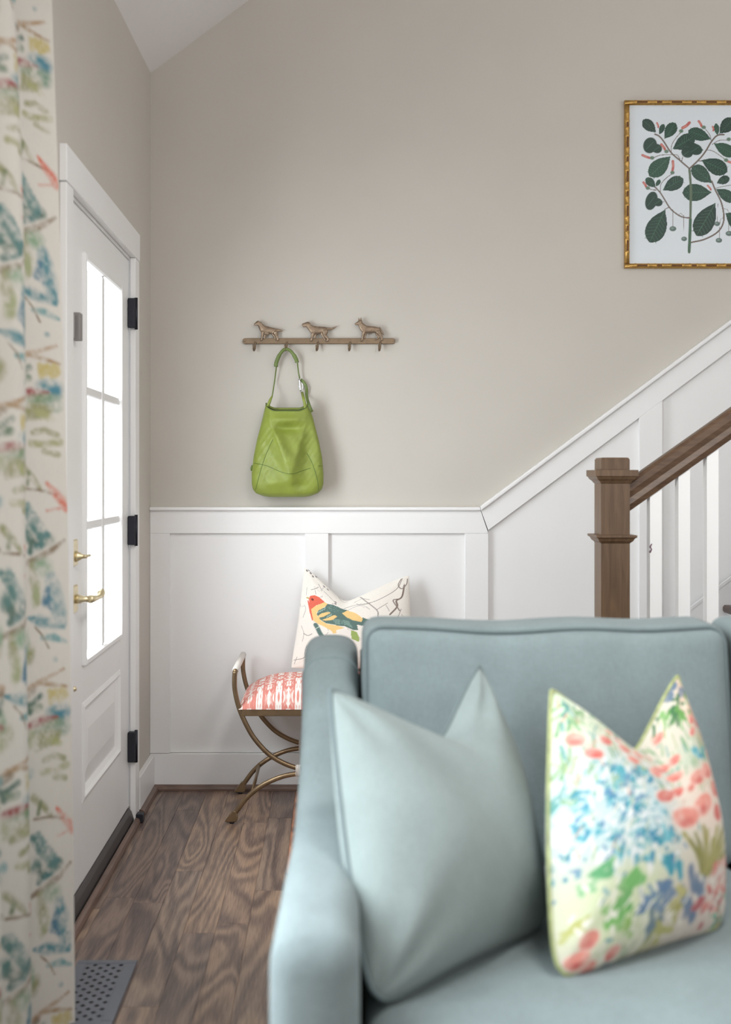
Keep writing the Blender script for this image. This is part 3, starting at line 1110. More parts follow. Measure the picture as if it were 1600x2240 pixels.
# ================================================================== PILLOWS
def pillow(name, BL, BR, TR, TL, T, N, base, artist=None, mat=None, bow=(.05, .05), chop=0.0, cu=.5, cw=.22, wr=.004, pipe=None, label=None, tback=None, pipe_r=.004, seed=0, dent=.5, dye=1.0, rc=.085):
    BL, BR, TR, TL = [np.array(p, float) for p in (BL, BR, TR, TL)]
    u = np.linspace(0, 1, N)
    v = np.linspace(0, 1, N)
    # finer rows near the seams
    e = lambda t: .5 - .5 * np.cos(np.pi * t) * (1 - .25 * np.abs(np.cos(np.pi * t)) * 0)
    u, v = .35 * u + .65 * e(u), .35 * v + .65 * e(v)
    U, V = np.meshgrid(u, v, indexing='ij')
    bu = 1 - bow[0] * np.sin(np.pi * V) ** 1.2
    bv = 1 - bow[1] * np.sin(np.pi * U) ** 1.2
    Ub = .5 + (U - .5) * bu
    Vb = .5 + (V - .5) * bv
    P = ((1 - Ub) * (1 - Vb))[..., None] * BL + (Ub * (1 - Vb))[..., None] * BR + (Ub * Vb)[..., None] * TR + ((1 - Ub) * Vb)[..., None] * TL
    kc = (np.abs(2 * U - 1) ** 7) * (np.abs(2 * V - 1) ** 7) * np.where(V < .5, rc, .012)
    P = P + kc[..., None] * ((BL + BR + TR + TL) / 4 - P)
    up = (TL + TR - BL - BR)
    up /= np.linalg.norm(up)
    rt = (BR + TR - BL - TL)
    rt /= np.linalg.norm(rt)
    nf = np.cross(rt, up)
    nf /= np.linalg.norm(nf)
    if nf[1] > 0: nf = -nf
    tent = np.clip(np.where(U < cu, U / cu, (1 - U) / (1 - cu)), 0, 1)
    tent = (np.sqrt((1 - tent) ** 2 + .012) - .11)
    tent = np.clip(1 - tent / .896, 0, 1) ** 1.15
    g = tent
    drop = chop * g * V ** 2.4
    P = P - drop[..., None] * up
    core = (np.clip(4 * U * (1 - U), 0, 1) ** .55) * (np.clip(4 * V * (1 - V), 0, 1) ** .55)
    lobes = 1 - dent * g * V ** 2
    r = np.random.default_rng(seed)
    w = np.zeros_like(U)
    for _ in range(7):
        a, b, ph = r.uniform(2, 9), r.uniform(2, 9), r.uniform(0, 6.28)
        w += np.sin(a * U * 2 + b * V * 2 + ph) / 3
    # soft radiating creases from the corners
    for cu_, cv_ in ((0, 0), (1, 0), (0, 1), (1, 1)):
        ang = np.arctan2(np.abs(V - cv_) + 1e-6, np.abs(U - cu_) + 1e-6)
        dist = np.hypot(U - cu_, V - cv_)
        w += 1.2 * np.sin(ang * 9 + r.uniform(0, 6)) * np.exp(-(dist / .3) ** 2) * np.minimum(1, dist * 6)
    th = T * core * lobes + wr * w * core ** .5 * .6
    thb = (tback or T) * core * lobes
    front = P + th[..., None] * nf
    back = P - thb[..., None] * nf
    # weld: back sheet keeps only inner points
    nf_v = N * N
    idx = np.arange(N * N).reshape(N, N)
    inner = np.zeros((N, N), bool)
    inner[1:-1, 1:-1] = True
    bidx = idx.copy()
    bidx[inner] = nf_v + np.arange(inner.sum())
    verts = np.concatenate([front.reshape(-1, 3), back[inner]])
    ff = grid_faces(N, N)
    q = np.stack([bidx[:-1, :-1].ravel(), bidx[:-1, 1:].ravel(), bidx[1:, 1:].ravel(), bidx[1:, :-1].ravel()], 1)
    faces = np.concatenate([ff, q])
    me = np_mesh('pillow_cover', verts, faces)
    if artist:
        A = Print(np.concatenate([U.ravel(), U[inner]]), np.concatenate([V.ravel(), V[inner]]), base)
        artist(A)
        set_cols(me, A.C * dye)
    root = empty(name, (BL + BR) / 2)
    o = link('pillow_cover', me, mat, root, smooth=True)
    bm = bmesh.new(); bm.from_mesh(me); bmesh.ops.recalc_face_normals(bm, faces=bm.faces); bm.to_mesh(me); bm.free()
    if pipe:
        st_ = max(1, N // 40)
        L = [P[i, 0] for i in range(0, N - 1, st_)] + [P[N - 1, j] for j in range(0, N - 1, st_)] + [P[i, N - 1] for i in range(N - 1, 0, -st_)] + [P[0, j] for j in range(N - 1, 0, -st_)]
        tube('piping', [tuple(p + nf * .001) for p in L], pipe_r, pipe, root, 6, closed=True)
    return root


SEAT = .496
left_p = pillow('throw_pillow', (.056, 1.672, SEAT), (.378, 1.985, SEAT), (.292, 2.255, .912), (-.006, 1.985, .915), .135, 80, (0, 0, 0), None, M_LPIL,
                bow=(-.03, .05), chop=.120, cu=.60, pipe=M_PIPE, seed=3, dent=.55, wr=.012, tback=.10)
tag(left_p, 'plain pale grey-green linen pillow with piped edge leaning on sofa arm', 'pillow')


def floral_uv(x, y):
    v = (2120 - y) / (2120 - 170.0)
    xl = np.interp(y, [170, 700, 1300, 2130], [150, 150, 240, 210])
    xr = np.interp(y, [130, 700, 1300, 1800, 2130], [1080, 1330, 1420, 1440, 1420])
    v = (np.interp(x, [150, 1440], [2130, 1830]) - y) / (np.interp(x, [150, 1440], [2130, 1830]) - np.interp(x, [150, 600, 700, 1080, 1440], [180, 480, 480, 130, 300]))
    return (x - xl) / (xr - xl), v


def art_floral(A):
    r = np.random.default_rng(5)
    A.wash(26, .7, 1.1, 3)

    def E(x, y, rx, ry, c, rot=0, soft=.3, op=1):
        u, v = floral_uv(x, y)
        A.ell(u, v, rx / 1080, ry / 1600, c, rot, soft, op)

    def S(pts, w, c, op=1):
        A.stroke([floral_uv(*p) for p in pts], w / 1230, c, .45, op)
    # washes
    for x, y, rx, ry, c in ((500, 1200, 330, 380, (190, 214, 218)), (1150, 1000, 300, 350, (232, 214, 200)), (300, 350, 250, 220, (205, 220, 195)), (1080, 640, 260, 130, (196, 206, 186)), (500, 1750, 260, 250, (212, 222, 186)), (1150, 1700, 300, 220, (214, 200, 190)), (1250, 600, 120, 350, (222, 186, 160))):
        E(x, y, rx, ry, c, 0, .8, 1)
    # stems
    for _ in range(170):
        x, y = r.uniform(170, 1380), r.uniform(420, 1050)
        c = [(120, 165, 125), (150, 180, 140), (105, 165, 160), (165, 180, 130)][r.integers(4)]
        S([(x, y), (x + r.uniform(-20, 30), y + r.uniform(60, 140))], r.uniform(8, 18), c, .75)
    for _ in range(45):
        x, y = r.uniform(170, 560), r.uniform(290, 480)
        S([(x, y), (x + r.uniform(-40, 40), y + r.uniform(20, 90))], r.uniform(10, 22), [(126, 170, 120), (165, 190, 150), (240, 238, 225), (110, 160, 150)][r.integers(4)], .8)
    # top right tip
    for _ in range(40):
        x, y = r.normal(1000, 70), r.normal(330, 50)
        S([(x, y), (x + r.uniform(-40, 40), y + r.uniform(-10, 80))], r.uniform(14, 34), [(104, 158, 84), (130, 180, 110), (70, 120, 80), (235, 228, 208)][r.integers(4)], .85)
    for x, y in ((1030, 180), (990, 230), (1060, 240), (1010, 140)):
        E(x, y, 35, 32, (108, 128, 150))
    # teal fan leaves
    for x, y, s_ in ((560, 1010, 80), (630, 960, 55), (430, 930, 60), (480, 985, 60), (660, 1030, 50), (420, 1080, 60), (520, 1190, 60), (350, 1010, 40), (300, 1130, 40), (560, 1250, 60), (340, 1320, 55), (460, 1370, 55), (620, 1300, 45), (700, 1430, 70), (760, 1385, 70), (820, 1400, 40), (780, 1570, 80), (850, 1590, 70), (560, 1500, 60), (650, 1550, 55), (480, 1480, 45), (290, 1240, 40), (250, 1020, 36), (390, 1440, 40), (600, 1400, 40), (1090, 700, 60), (1150, 740, 55), (1050, 660, 45)):
        for _ in range(5):
            a = r.uniform(-2.6, -.5)
            c = [(66, 152, 170), (92, 172, 186), (120, 188, 200), (72, 140, 172)][r.integers(4)]
            S([(x, y + s_ * .5), (x + math.cos(a) * s_, y + s_ * .5 + math.sin(a) * s_ * 1.1)], s_ * r.uniform(.25, .5), c, .9)
    # white petals in the blue
    for _ in range(80):
        x, y = r.normal(500, 150), r.normal(1220, 210)
        if 230 < x < 860:
            E(x, y, r.uniform(14, 32), r.uniform(12, 26), (228, 232, 230), r.uniform(0, 3), .3, .9)
    for _ in range(50):
        x, y = r.normal(560, 170), r.normal(1250, 200)
        if 240 < x < 820:
            E(x, y, r.uniform(8, 20), r.uniform(6, 14), (70, 140, 165), r.uniform(0, 3), .3, .9)
    for _ in range(120):
        x, y = r.normal(520, 190), r.normal(1200, 240)
        if 220 < x < 900:
            a = r.uniform(0, 3.1)
            S([(x, y), (x + 34 * math.cos(a), y + 34 * math.sin(a))], r.uniform(9, 18), [(66, 150, 170), (110, 180, 196), (96, 140, 176), (230, 236, 236), (140, 190, 190)][r.integers(5)], .9)
    for _ in range(150):
        x, y = r.uniform(170, 1400), r.uniform(330, 1500)
        a = r.uniform(-2.2, -.9)
        S([(x, y), (x + 60 * math.cos(a), y + 60 * math.sin(a))], r.uniform(6, 13), [(130, 170, 130), (232, 230, 214), (110, 160, 160), (170, 180, 140), (206, 160, 140)][r.integers(5)], .75)
    # olive grasses
    for x, y in ((870, 1350), (920, 1390), (970, 1330), (1040, 1270), (1075, 1290), (1130, 1360), (1180, 1290), (1230, 1330), (1290, 1290), (1340, 1340), (1160, 1420), (1270, 1400), (1000, 1420), (1350, 1430)):
        S([(1050 + (x - 1050) * .15, 1560), ((x + 1050) / 2 + 10, (y + 1540) / 2), (x, y)], 34, [(150, 146, 86), (168, 162, 104), (135, 136, 80)][r.integers(3)], .9)
    # lower band
    for x, y, s_, c in ((390, 1550, 60, (104, 170, 120)), (540, 1630, 70, (120, 182, 110)), (460, 1780, 70, (128, 184, 108)), (330, 1620, 45, (150, 195, 150)), (500, 1720, 60, (112, 172, 104)), (560, 1850, 50, (150, 190, 110)), (1350, 1640, 60, (120, 175, 135)), (1290, 1780, 70, (110, 165, 140)), (1000, 1650, 90, (112, 132, 156)), (950, 1760, 70, (120, 138, 160)), (760, 1700, 60, (104, 132, 164)), (690, 1800, 70, (110, 138, 168)), (620, 1740, 50, (116, 146, 176)), (730, 1880, 60, (120, 140, 150)), (860, 1800, 55, (176, 172, 110)), (780, 1920, 60, (180, 178, 116)), (860, 1690, 50, (196, 190, 128)), (300, 1830, 50, (190, 192, 120)), (620, 2000, 60, (170, 180, 150)), (520, 2070, 60, (150, 170, 170))):
        for _ in range(6):
            S([(x + r.normal(0, s_ * .5), y + r.normal(0, s_ * .5)), (x + r.normal(0, s_ * .6), y + r.normal(0, s_ * .7))], s_ * r.uniform(.3, .6), c, .85)
    for _ in range(80):
        x, y = r.uniform(260, 1400), r.uniform(1560, 2080)
        S([(x, y), (x + r.uniform(-24, 24), y + r.uniform(10, 50))], r.uniform(10, 20), (238, 236, 224), .8)
    for _ in range(36):
        x, y = r.normal(1180, 85), r.normal(1700, 90)
        S([(x, y), (x + r.uniform(-45, 45), y + r.uniform(-45, 30))], r.uniform(16, 30), [(198, 116, 110), (215, 140, 130), (180, 96, 100)][r.integers(3)], .9)
    # poppies
    pop = [(230, 620, 42, 46), (395, 670, 38, 38), (320, 765, 42, 35), (445, 580, 25, 25), (535, 750, 42, 44), (655, 765, 42, 46), (585, 865, 46, 35), (740, 910, 42, 46), (565, 600, 22, 25), (670, 620, 32, 28), (495, 655, 25, 22), (750, 680, 25, 25), (790, 820, 65, 42), (870, 880, 62, 40), (900, 710, 46, 40), (1030, 890, 66, 56), (1140, 870, 60, 60), (960, 980, 32, 30), (860, 1030, 56, 38), (770, 1110, 72, 52), (1040, 1110, 84, 74), (900, 1225, 100, 80), (1200, 1030, 50, 60), (1270, 950, 42, 50), (1280, 1080, 34, 50), (1195, 1190, 50, 58), (830, 760, 40, 28), (1340, 1000, 26, 60), (860, 450, 42, 36), (1090, 440, 34, 30), (1070, 520, 34, 26), (1180, 540, 42, 36), (510, 1990, 40, 35), (350, 1910, 44, 50), (390, 2060, 40, 40), (300, 2020, 60, 50), (1250, 800, 30, 40), (1360, 1180, 26, 46), (1310, 1500, 30, 36), (600, 520, 26, 24)]
    for x, y, rx, ry in pop:
        c = np.array([(226, 140, 126), (232, 152, 138), (218, 126, 116)][r.integers(3)]) * r.uniform(.95, 1.03)
        E(x, y, rx * 1.18, ry * 1.15, (240, 226, 214), 0, .3, .6)
        E(x, y, rx, ry, c, r.uniform(-.3, .3), .22)
        E(x, y + ry * .45, rx * .55, ry * .4, (200, 96, 92), 0, .8, .7)


flor = pillow('throw_pillow', (.342, 1.765, SEAT), (.692, 1.995, SEAT), (.694, 2.29, .886), (.392, 2.05, .902), .115, 190, (216, 211, 196), art_floral, M_PAINT,
              bow=(-.04, .03), chop=.135, cu=.56, pipe=mat_plain('olive_piping', rgb(150, 158, 110), .8, var=.3, scale=40), seed=9, dent=.55, tback=.065, dye=.76)
tag(flor, 'coral, teal and green flower-print pillow on the sofa seat', 'pillow')

# ---- bird pillow on the bench
BQ = dict(TL=(666, 1240), TR=(896, 1258), BL=(636, 1462), BR=(908, 1464))


def bird_uv(cx, cy):
    x, y = 640 + cx / 5.714, 1220 + cy / 5.714
    f = (y - 1242) / (1463 - 1242)
    xl = BQ['TL'][0] + (BQ['BL'][0] - BQ['TL'][0]) * f + 4 * math.sin(max(0, min(1, f)) * math.pi)
    xr = BQ['TR'][0] + (BQ['BR'][0] - BQ['TR'][0]) * f - 4 * math.sin(max(0, min(1, f)) * math.pi)
    yt = 1240 + 18 * (x - 666) / 230 + 52 * math.exp(-(((x - 666) / 230 - .40) / .2) ** 2) * .9
    return (x - xl) / (xr - xl), (1463 - y) / (1463 - yt)


def art_bird(A):
    r = np.random.default_rng(2)
    B = lambda pts: [bird_uv(*p) for p in pts]

    def S(pts, w, c, op=1):
        q = catmull(pts, len(pts) * 4)
        A.stroke(B(q), w / 1420, c, .4, op)
    tw = (150, 140, 136)
    for pts, w in (([(330, 270), (370, 350)], 9), ([(400, 370), (450, 430), (520, 530), (545, 570)], 9), ([(850, 385), (920, 490), (1050, 630), (1060, 730)], 14), ([(640, 660), (780, 590), (920, 530), (1130, 430), (1300, 350), (1375, 230)], 12), ([(700, 690), (800, 610), (960, 520)], 7), ([(770, 530), (830, 470), (880, 430), (960, 450)], 8), ([(240, 385), (300, 350), (330, 320)], 8), ([(1050, 620), (1100, 580), (1180, 530)], 10), ([(1160, 560), (1190, 620), (1200, 650)], 7), ([(150, 960), (200, 985), (250, 965)], 10), ([(185, 1110), (160, 1190), (150, 1260), (20, 1290)], 9), ([(190, 370), (180, 470)], 6), ([(160, 600), (175, 650), (140, 760)], 5), ([(290, 380), (300, 430)], 7), ([(560, 350), (640, 490), (760, 400)], 8), ([(60, 1250), (20, 1340)], 6), ([(1350, 640), (1300, 760), (1240, 820)], 9), ([(120, 860), (150, 960), (130, 1060)], 5), ([(420, 880), (450, 960), (420, 1000)], 5)):
        S(pts, w, tw, .8)
    S([(1395, 330), (1360, 480), (1290, 520), (1300, 600), (1210, 700)], 24, (132, 116, 108), .85)
    S([(1440, 260), (1420, 330), (1360, 370), (1320, 300), (1360, 230)], 14, (138, 124, 116), .8)
    S([(1310, 500), (1250, 510), (1330, 660)], 16, (140, 126, 118), .8)
    for x, y in ((205, 130), (260, 190), (180, 150), (230, 160), (400, 285), (445, 320), (540, 540), (535, 575), (730, 410), (480, 290), (300, 170)):
        A.ell(*bird_uv(x, y), .011, .011, (128, 122, 122), 0, .5, .8)
    for _ in range(24):
        x, y = r.uniform(150, 1400), r.uniform(300, 1300)
        S([(x, y), (x + r.uniform(-50, 50), y + r.uniform(-40, 40)), (x + r.uniform(-80, 80), y + r.uniform(-70, 70))], 5, (176, 168, 164), .7)
    YEL, RED, TEAL = (240, 204, 140), (228, 112, 92), (98, 122, 116)
    A.poly(B([(725, 990), (800, 1000), (830, 1060), (830, 1110), (730, 1090)]), (158, 178, 104))
    S([(295, 850), (320, 900), (345, 960), (400, 1060), (430, 1120)], 56, TEAL)
    S([(300, 900), (340, 880)], 10, (200, 215, 205))
    A.poly(B([(205, 545), (228, 560), (245, 640), (275, 790), (330, 840), (280, 805), (250, 780), (222, 680)]), RED)
    S([(205, 540), (225, 640), (258, 785)], 18, RED)
    A.poly(B([(240, 640), (300, 595), (370, 560), (410, 545), (440, 570), (420, 610), (350, 650), (310, 690), (320, 740), (360, 800), (430, 860), (560, 915), (650, 960), (540, 970), (548, 1005), (510, 1005), (470, 950), (400, 890), (320, 840), (265, 790), (250, 700)]), YEL)
    A.poly(B([(440, 572), (520, 600), (620, 660), (700, 700), (620, 740), (680, 820), (760, 850), (850, 850), (870, 780), (960, 790), (930, 890), (800, 905), (815, 970), (760, 985), (650, 940), (560, 912), (430, 855), (350, 785), (310, 710), (330, 660), (410, 620)]), TEAL)
    A.poly(B([(215, 500), (230, 468), (280, 450), (330, 463), (380, 508), (405, 542), (370, 562), (300, 592), (270, 620), (245, 642), (230, 600), (218, 545)]), RED)
    A.poly(B([(172, 500), (214, 486), (214, 518)]), (196, 170, 110))
    A.ell(*bird_uv(258, 512), .012, .013, (120, 60, 55), 0, .4)
    A.poly(B([(615, 742), (680, 700), (780, 738), (870, 790), (862, 850), (740, 856), (670, 815)]), YEL)
    A.poly(B([(320, 742), (360, 705), (450, 693), (482, 715), (400, 752), (340, 762)]), YEL)
    A.poly(B([(370, 796), (440, 780), (530, 758), (556, 790), (500, 824), (430, 815)]), YEL)
    for k in range(6):
        S([(500 + k * 8, 840 + k * 14 - 20), (600 + k * 12, 845 + k * 15), (700 + k * 8, 880 + k * 15)], 7, (150, 178, 168), .9)
    for x in (330, 352, 375, 400):
        S([(x, 690 - (x - 330) * .5), (x + 12, 668 - (x - 330) * .5)], 9, (170, 195, 185), .9)
    for x in (430, 452, 474):
        S([(x, 775 - (x - 430) * .4), (x + 14, 750 - (x - 430) * .4)], 9, (170, 195, 185), .9)
    for _ in range(60):
        x, y = r.uniform(430, 620), r.uniform(600, 720)
        if y > 560 + (x - 430) * .45:
            A.ell(*bird_uv(x, y), .004, .004, (130, 160, 150), 0, .5, .7)


birdp = pillow('throw_pillow', PX(*BQ['BL'], 4.545), PX(*BQ['BR'], 4.545), PX(*BQ['TR'], 4.64), PX(*BQ['TL'], 4.64), .052, 230, (240, 234, 226), art_bird, M_PAINT,
               bow=(.02, .0), chop=.125, cu=.40, seed=4, dent=.30, wr=.003, tback=.030, rc=.015)
tag(birdp, 'white pillow printed with red-headed yellow bird on the bench', 'pillow')

# ================================================================== BENCH
bench = empty('bench', (-.01, 4.42, 0), 'brass curule bench with coral patterned seat below the green bag', 'bench')
BC = -.011
YF, YBk = 4.225, 4.622
sF = F / YF


def bx_(cx_, cy_):
    p = PX(480 + cx_ / 3.636, 1220 + cy_ / 3.636, YF)
    return (p.x, p.z)


upper = [bx_(125, 905), bx_(121, 960), bx_(124, 1050), bx_(150, 1170), bx_(196, 1290), bx_(274, 1430), bx_(386, 1555), bx_(500, 1628), bx_(620, 1672), bx_(760, 1694), bx_(858, 1697)]
lower = [bx_(98, 2085), bx_(112, 2050), bx_(145, 2005), bx_(205, 1925), bx_(285, 1850), bx_(380, 1790), bx_(500, 1741), bx_(620, 1718), bx_(760, 1709), bx_(858, 1708)]
RB = .0092
for yy in (YF, YBk):
    up_c = catmull([(p[0], yy, p[1]) for p in upper], 46)
    lo_c = catmull([(p[0], yy, p[1]) for p in lower], 40)
    full_u = np.concatenate([up_c, (up_c * [-1, 1, 1] + [2 * bx_(858, 0)[0], 0, 0])[::-1][1:]])
    full_l = np.concatenate([lo_c, (lo_c * [-1, 1, 1] + [2 * bx_(858, 0)[0], 0, 0])[::-1][1:]])
    tube('curved_frame', full_u, RB, M_BENCH, bench, 12)
    tube('curved_leg', full_l, RB, M_BENCH, bench, 12)
    for sg in (1, -1):
        mx = bx_(858, 0)[0]
        f = lambda p: (mx + (p[0] - mx) * sg, p[1])
        # spade foot
        pts = [bx_(112, 2008), bx_(136, 2012), bx_(140, 2034), bx_(148, 2055), bx_(146, 2082), bx_(130, 2098), bx_(84, 2100), bx_(44, 2094), bx_(78, 2048)]
        ft = prism('foot', [f(p) for p in (pts if sg == 1 else pts[::-1])], 'Y', yy - .011, yy + .011, M_BENCH, bench, bev=.003)
        q = f(bx_(100, 2100))
        lathe('glide', [(.008, .0006), (.009, .003), (.009, max(.0062, q[1] + .002))], (q[0], yy, 0), M_BLACK, ft, 10)
        # white leather lashings
        for k in range(4):
            xw = f((bx_(612 + k * 10, 0)[0], 0))[0]
            zc_ = (bx_(0, 1672)[1] + bx_(0, 1716)[1]) / 2
            P = []
            for a in np.linspace(0, 2 * math.pi, 17)[:-1]:
                ca, sa = math.cos(a), math.sin(a)
                P.append((xw, yy + .0118 * math.copysign(abs(ca) ** .7, ca), zc_ + .0200 * math.copysign(abs(sa) ** .6, sa)))
            tube('lashing', P, .0022, M_WRAP, bench, 6, closed=True)
mx = bx_(858, 0)[0]
xtop, ztop = bx_(125, 905)
for sg in (1, -1):
    xh = mx + (xtop - mx) * sg
    tube('handle_rod', [(xh, YF - .001, ztop), (xh, YBk + .001, ztop)], RB, M_BENCH, bench, 12)
    tube('handle_wrap', [(xh, YF + .012, ztop + .002), (xh, YBk - .012, ztop + .002)], .0125, M_WRAP, bench, 14)
    # stretcher between front and rear legs
    a = bx_(205, 1925)
    p0 = Vector((mx + (bx_(262, 0)[0] - mx) * sg, YF + .006, bx_(0, 1868)[1]))
    p1 = Vector((p0.x, YBk - .006, p0.z))
    tube('stretcher', [p0, p1], .0065, M_BENCH, bench, 10)
# seat frame
xl_, z1_ = bx_(180, 1204)
z0_ = bx_(180, 1256)[1]
xr_ = 2 * mx - xl_
box('seat_rail', xl_, xr_, YF - .010, YF + .012, z0_, z1_, M_BENCH, bench, bev=.0015)
box('seat_rail', xl_, xr_, YBk - .012, YBk + .010, z0_, z1_, M_BENCH, bench, bev=.0015)
for x_ in (xl_, xr_ - .02):
    box('seat_rail', x_, x_ + .02, YF + .0125, YBk - .0125, z0_, z1_, M_BENCH, bench, bev=.0015)


def bench_cushion():
    nx, ny = 90, 60
    x0, x1, y0, y1 = xl_ - .012, xr_ + .012, YF - .012, YBk + .012
    H = .085
    V = []
    for i in range(nx):
        for j in range(ny):
            u = -math.cos(math.pi * i / (nx - 1))
            v = -math.cos(math.pi * j / (ny - 1))
            e = (max(0, 1 - abs(u) ** 4.0)) ** .62 * (max(0, 1 - abs(v) ** 3.6)) ** .62
            z = z1_ + .0006 + H * e * (1 + .14 * (1 - u * u) * (1 - v * v)) * (1 + .0 * v)
            V.append(((x0 + x1) / 2 + u * (x1 - x0) / 2, (y0 + y1) / 2 + v * (y1 - y0) / 2, z + .0015 * math.sin(11 * u + 5 * v) * e))
    fs = [tuple(int(q) for q in f) for f in grid_faces(nx, ny)]
    border = [i * ny for i in range(nx)] + [(nx - 1) * ny + j for j in range(1, ny)] + [i * ny + ny - 1 for i in range(nx - 2, -1, -1)] + [j for j in range(ny - 2, 0, -1)]
    fs.append(tuple(border))
    return pyd('seat_cushion', V, fs, M_IKAT, bench, smooth=True)


bench_cushion()

# ================================================================== HOOK RAIL
YH = WB - .012
hk = empty('coat_rack', (0, WB, 1.55), 'brass hook rail with three small dog figures above the bag', 'coat rack')
hx = lambda c: (500 + c / 4.0 - CX) * (YH / F)
hz = lambda c: EYE - (660 + c / 4.0 - CY) * (YH / F)
r_ = (hz(320) - hz(370)) / 2
zc0 = (hz(320) + hz(370)) / 2
pts = []
for a in np.linspace(90, 270, 10):
    pts.append((hx(123) + r_ + r_ * math.cos(math.radians(a)), zc0 + r_ * math.sin(math.radians(a))))
for a in np.linspace(-90, 90, 10):
    pts.append((hx(1462) - r_ + r_ * math.cos(math.radians(a)), zc0 + r_ * math.sin(math.radians(a))))
prism('bar', pts, 'Y', YH - .004, WB - .0005, M_BAR, hk, bev=.0012)
for c in (142, 780, 1445):
    lathe('screw', [(.0042, 0), (.0042, -.0012), (.002, -.002)], (hx(c), YH - .004, zc0), M_BRONZE, hk, 10, 'Y')
for c in (232, 508, 780, 1062, 1325):
    x_ = hx(c)
    zt = zc0 - .004
    P = catmull([(x_ + .002, YH - .004, zt), (x_ + .002, YH - .006, zt - .010), (x_ + .001, YH - .007, zt - .022), (x_ - .001, YH - .010, zt - .032), (x_ - .003, YH - .018, zt - .0365), (x_ - .0045, YH - .027, zt - .031), (x_ - .005, YH - .030, zt - .022), (x_ - .005, YH - .030, zt - .014)], 26)
    h = tube('hook', P, list(np.linspace(.0042, .0034, 22)) + [.0036, .0038, .0036, .0024], M_BAR, hk, 8)


def dog(spec, name='dog_figure'):
    """little cast dog: capsules welded into one skin"""
    bm = bmesh.new()
    k = YH / F / 4.0
    for (x0, z0, r0, x1, z1, r1, dy) in spec:
        n = max(2, int(math.hypot(x1 - x0, z1 - z0) / (min(r0, r1) * .45)) + 1)
        for i in range(n):
            t = i / (n - 1)
            x_, z_, r = x0 + (x1 - x0) * t, z0 + (z1 - z0) * t, r0 + (r1 - r0) * t
            m = Matrix.Translation((hx(x_), YH - .0095 + dy * k, hz(z_))) @ Matrix.Diagonal((r * k, min(r * k * .62, .0075), r * k, 1))
            bmesh.ops.create_icosphere(bm, subdivisions=2, radius=1.0, matrix=m)
    o = frombm(name, bm, M_BRONZE, hk, smooth=True)
    md = o.modifiers.new('weld', 'REMESH')
    md.mode = 'VOXEL'
    md.voxel_size = .0009
    md.use_smooth_shade = True
    sm = o.modifiers.new('soften', 'SMOOTH')
    sm.iterations = 4
    sm.factor = .5
    return o


dog([(262, 190, 22, 236, 201, 11, 0), (262, 190, 22, 262, 190, 22, 0), (284, 192, 12, 290, 226, 13, -8), (276, 205, 20, 308, 242, 34, 0), (318, 248, 36, 398, 258, 26, 0), (380, 256, 26, 410, 266, 29, 0), (304, 270, 18, 298, 300, 11, -6), (298, 300, 11, 292, 334, 9, -6), (292, 335, 9, 286, 337, 8, -6), (322, 280, 15, 318, 322, 8, 4), (414, 275, 23, 424, 303, 13, -6), (424, 303, 13, 434, 332, 9, -6), (434, 334, 9, 426, 336, 8, -6), (390, 280, 16, 408, 310, 10, 4), (408, 310, 10, 412, 330, 8, 4), (424, 248, 12, 450, 254, 12, 0), (450, 254, 12, 474, 258, 4, 0), (330, 275, 18, 350, 283, 12, 0)])
dog([(695, 204, 27, 660, 206, 15, 0), (695, 204, 27, 695, 204, 27, 0), (656, 204, 13, 660, 216, 11, 0), (708, 200, 11, 712, 224, 12, -9), (705, 218, 24, 742, 250, 34, 0), (752, 252, 38, 842, 250, 28, 0), (740, 282, 17, 734, 310, 11, -6), (734, 310, 11, 727, 336, 10, -6), (727, 338, 10, 720, 339, 8, -6), (762, 285, 14, 758, 318, 8, 4), (846, 265, 27, 845, 296, 15, -6), (845, 296, 15, 868, 322, 10, -6), (868, 322, 10, 872, 338, 10, -6), (872, 340, 9, 862, 341, 8, -6), (820, 280, 16, 838, 318, 9, 4), (838, 320, 9, 848, 338, 8, 4), (868, 240, 13, 902, 240, 10, 0), (902, 240, 10, 928, 230, 7, 0), (928, 230, 7, 948, 218, 3, 0)])
dog([(1152, 186, 23, 1114, 198, 9, 0), (1152, 186, 23, 1152, 186, 23, 0), (1140, 146, 3.5, 1146, 176, 11, -3), (1160, 142, 3.5, 1160, 174, 11, 4), (1160, 205, 25, 1184, 236, 35, 0), (1194, 244, 37, 1276, 248, 29, 0), (1280, 248, 29, 1306, 254, 28, 0), (1184, 272, 16, 1178, 302, 11, -6), (1178, 302, 11, 1170, 338, 9, -6), (1170, 340, 9, 1164, 342, 8, -6), (1198, 282, 14, 1193, 320, 8, 4), (1312, 268, 22, 1334, 298, 12, -6), (1334, 298, 12, 1346, 332, 9, -6), (1346, 334, 9, 1338, 337, 8, -6), (1300, 285, 15, 1322, 310, 9, 4), (1322, 310, 9, 1298, 328, 8, 4), (1298, 328, 8, 1284, 332, 7, 4), (1322, 234, 9, 1338, 264, 11, 2), (1338, 264, 11, 1358, 292, 5, 2)])

# ================================================================== HANDBAG
bag = empty('handbag', (-.18, 4.62, 1.2), 'green leather tote bag hanging from the hook rail', 'handbag')
YG = 4.628
gs = YG / F
gx = lambda px: (px - CX) * gs
gz = lambda py: EYE - (py - CY) * gs
vz = [1085, 1079, 1070, 1058, 1035, 1000, 960, 920, 898]
hwid = [52, 68, 75.5, 78.5, 78.5, 75, 67, 56, 48]
cen = [628, 628, 629, 629.5, 629.5, 630, 630, 630, 628]
dep = [.030, .042, .048, .052, .054, .052, .046, .040, .036]


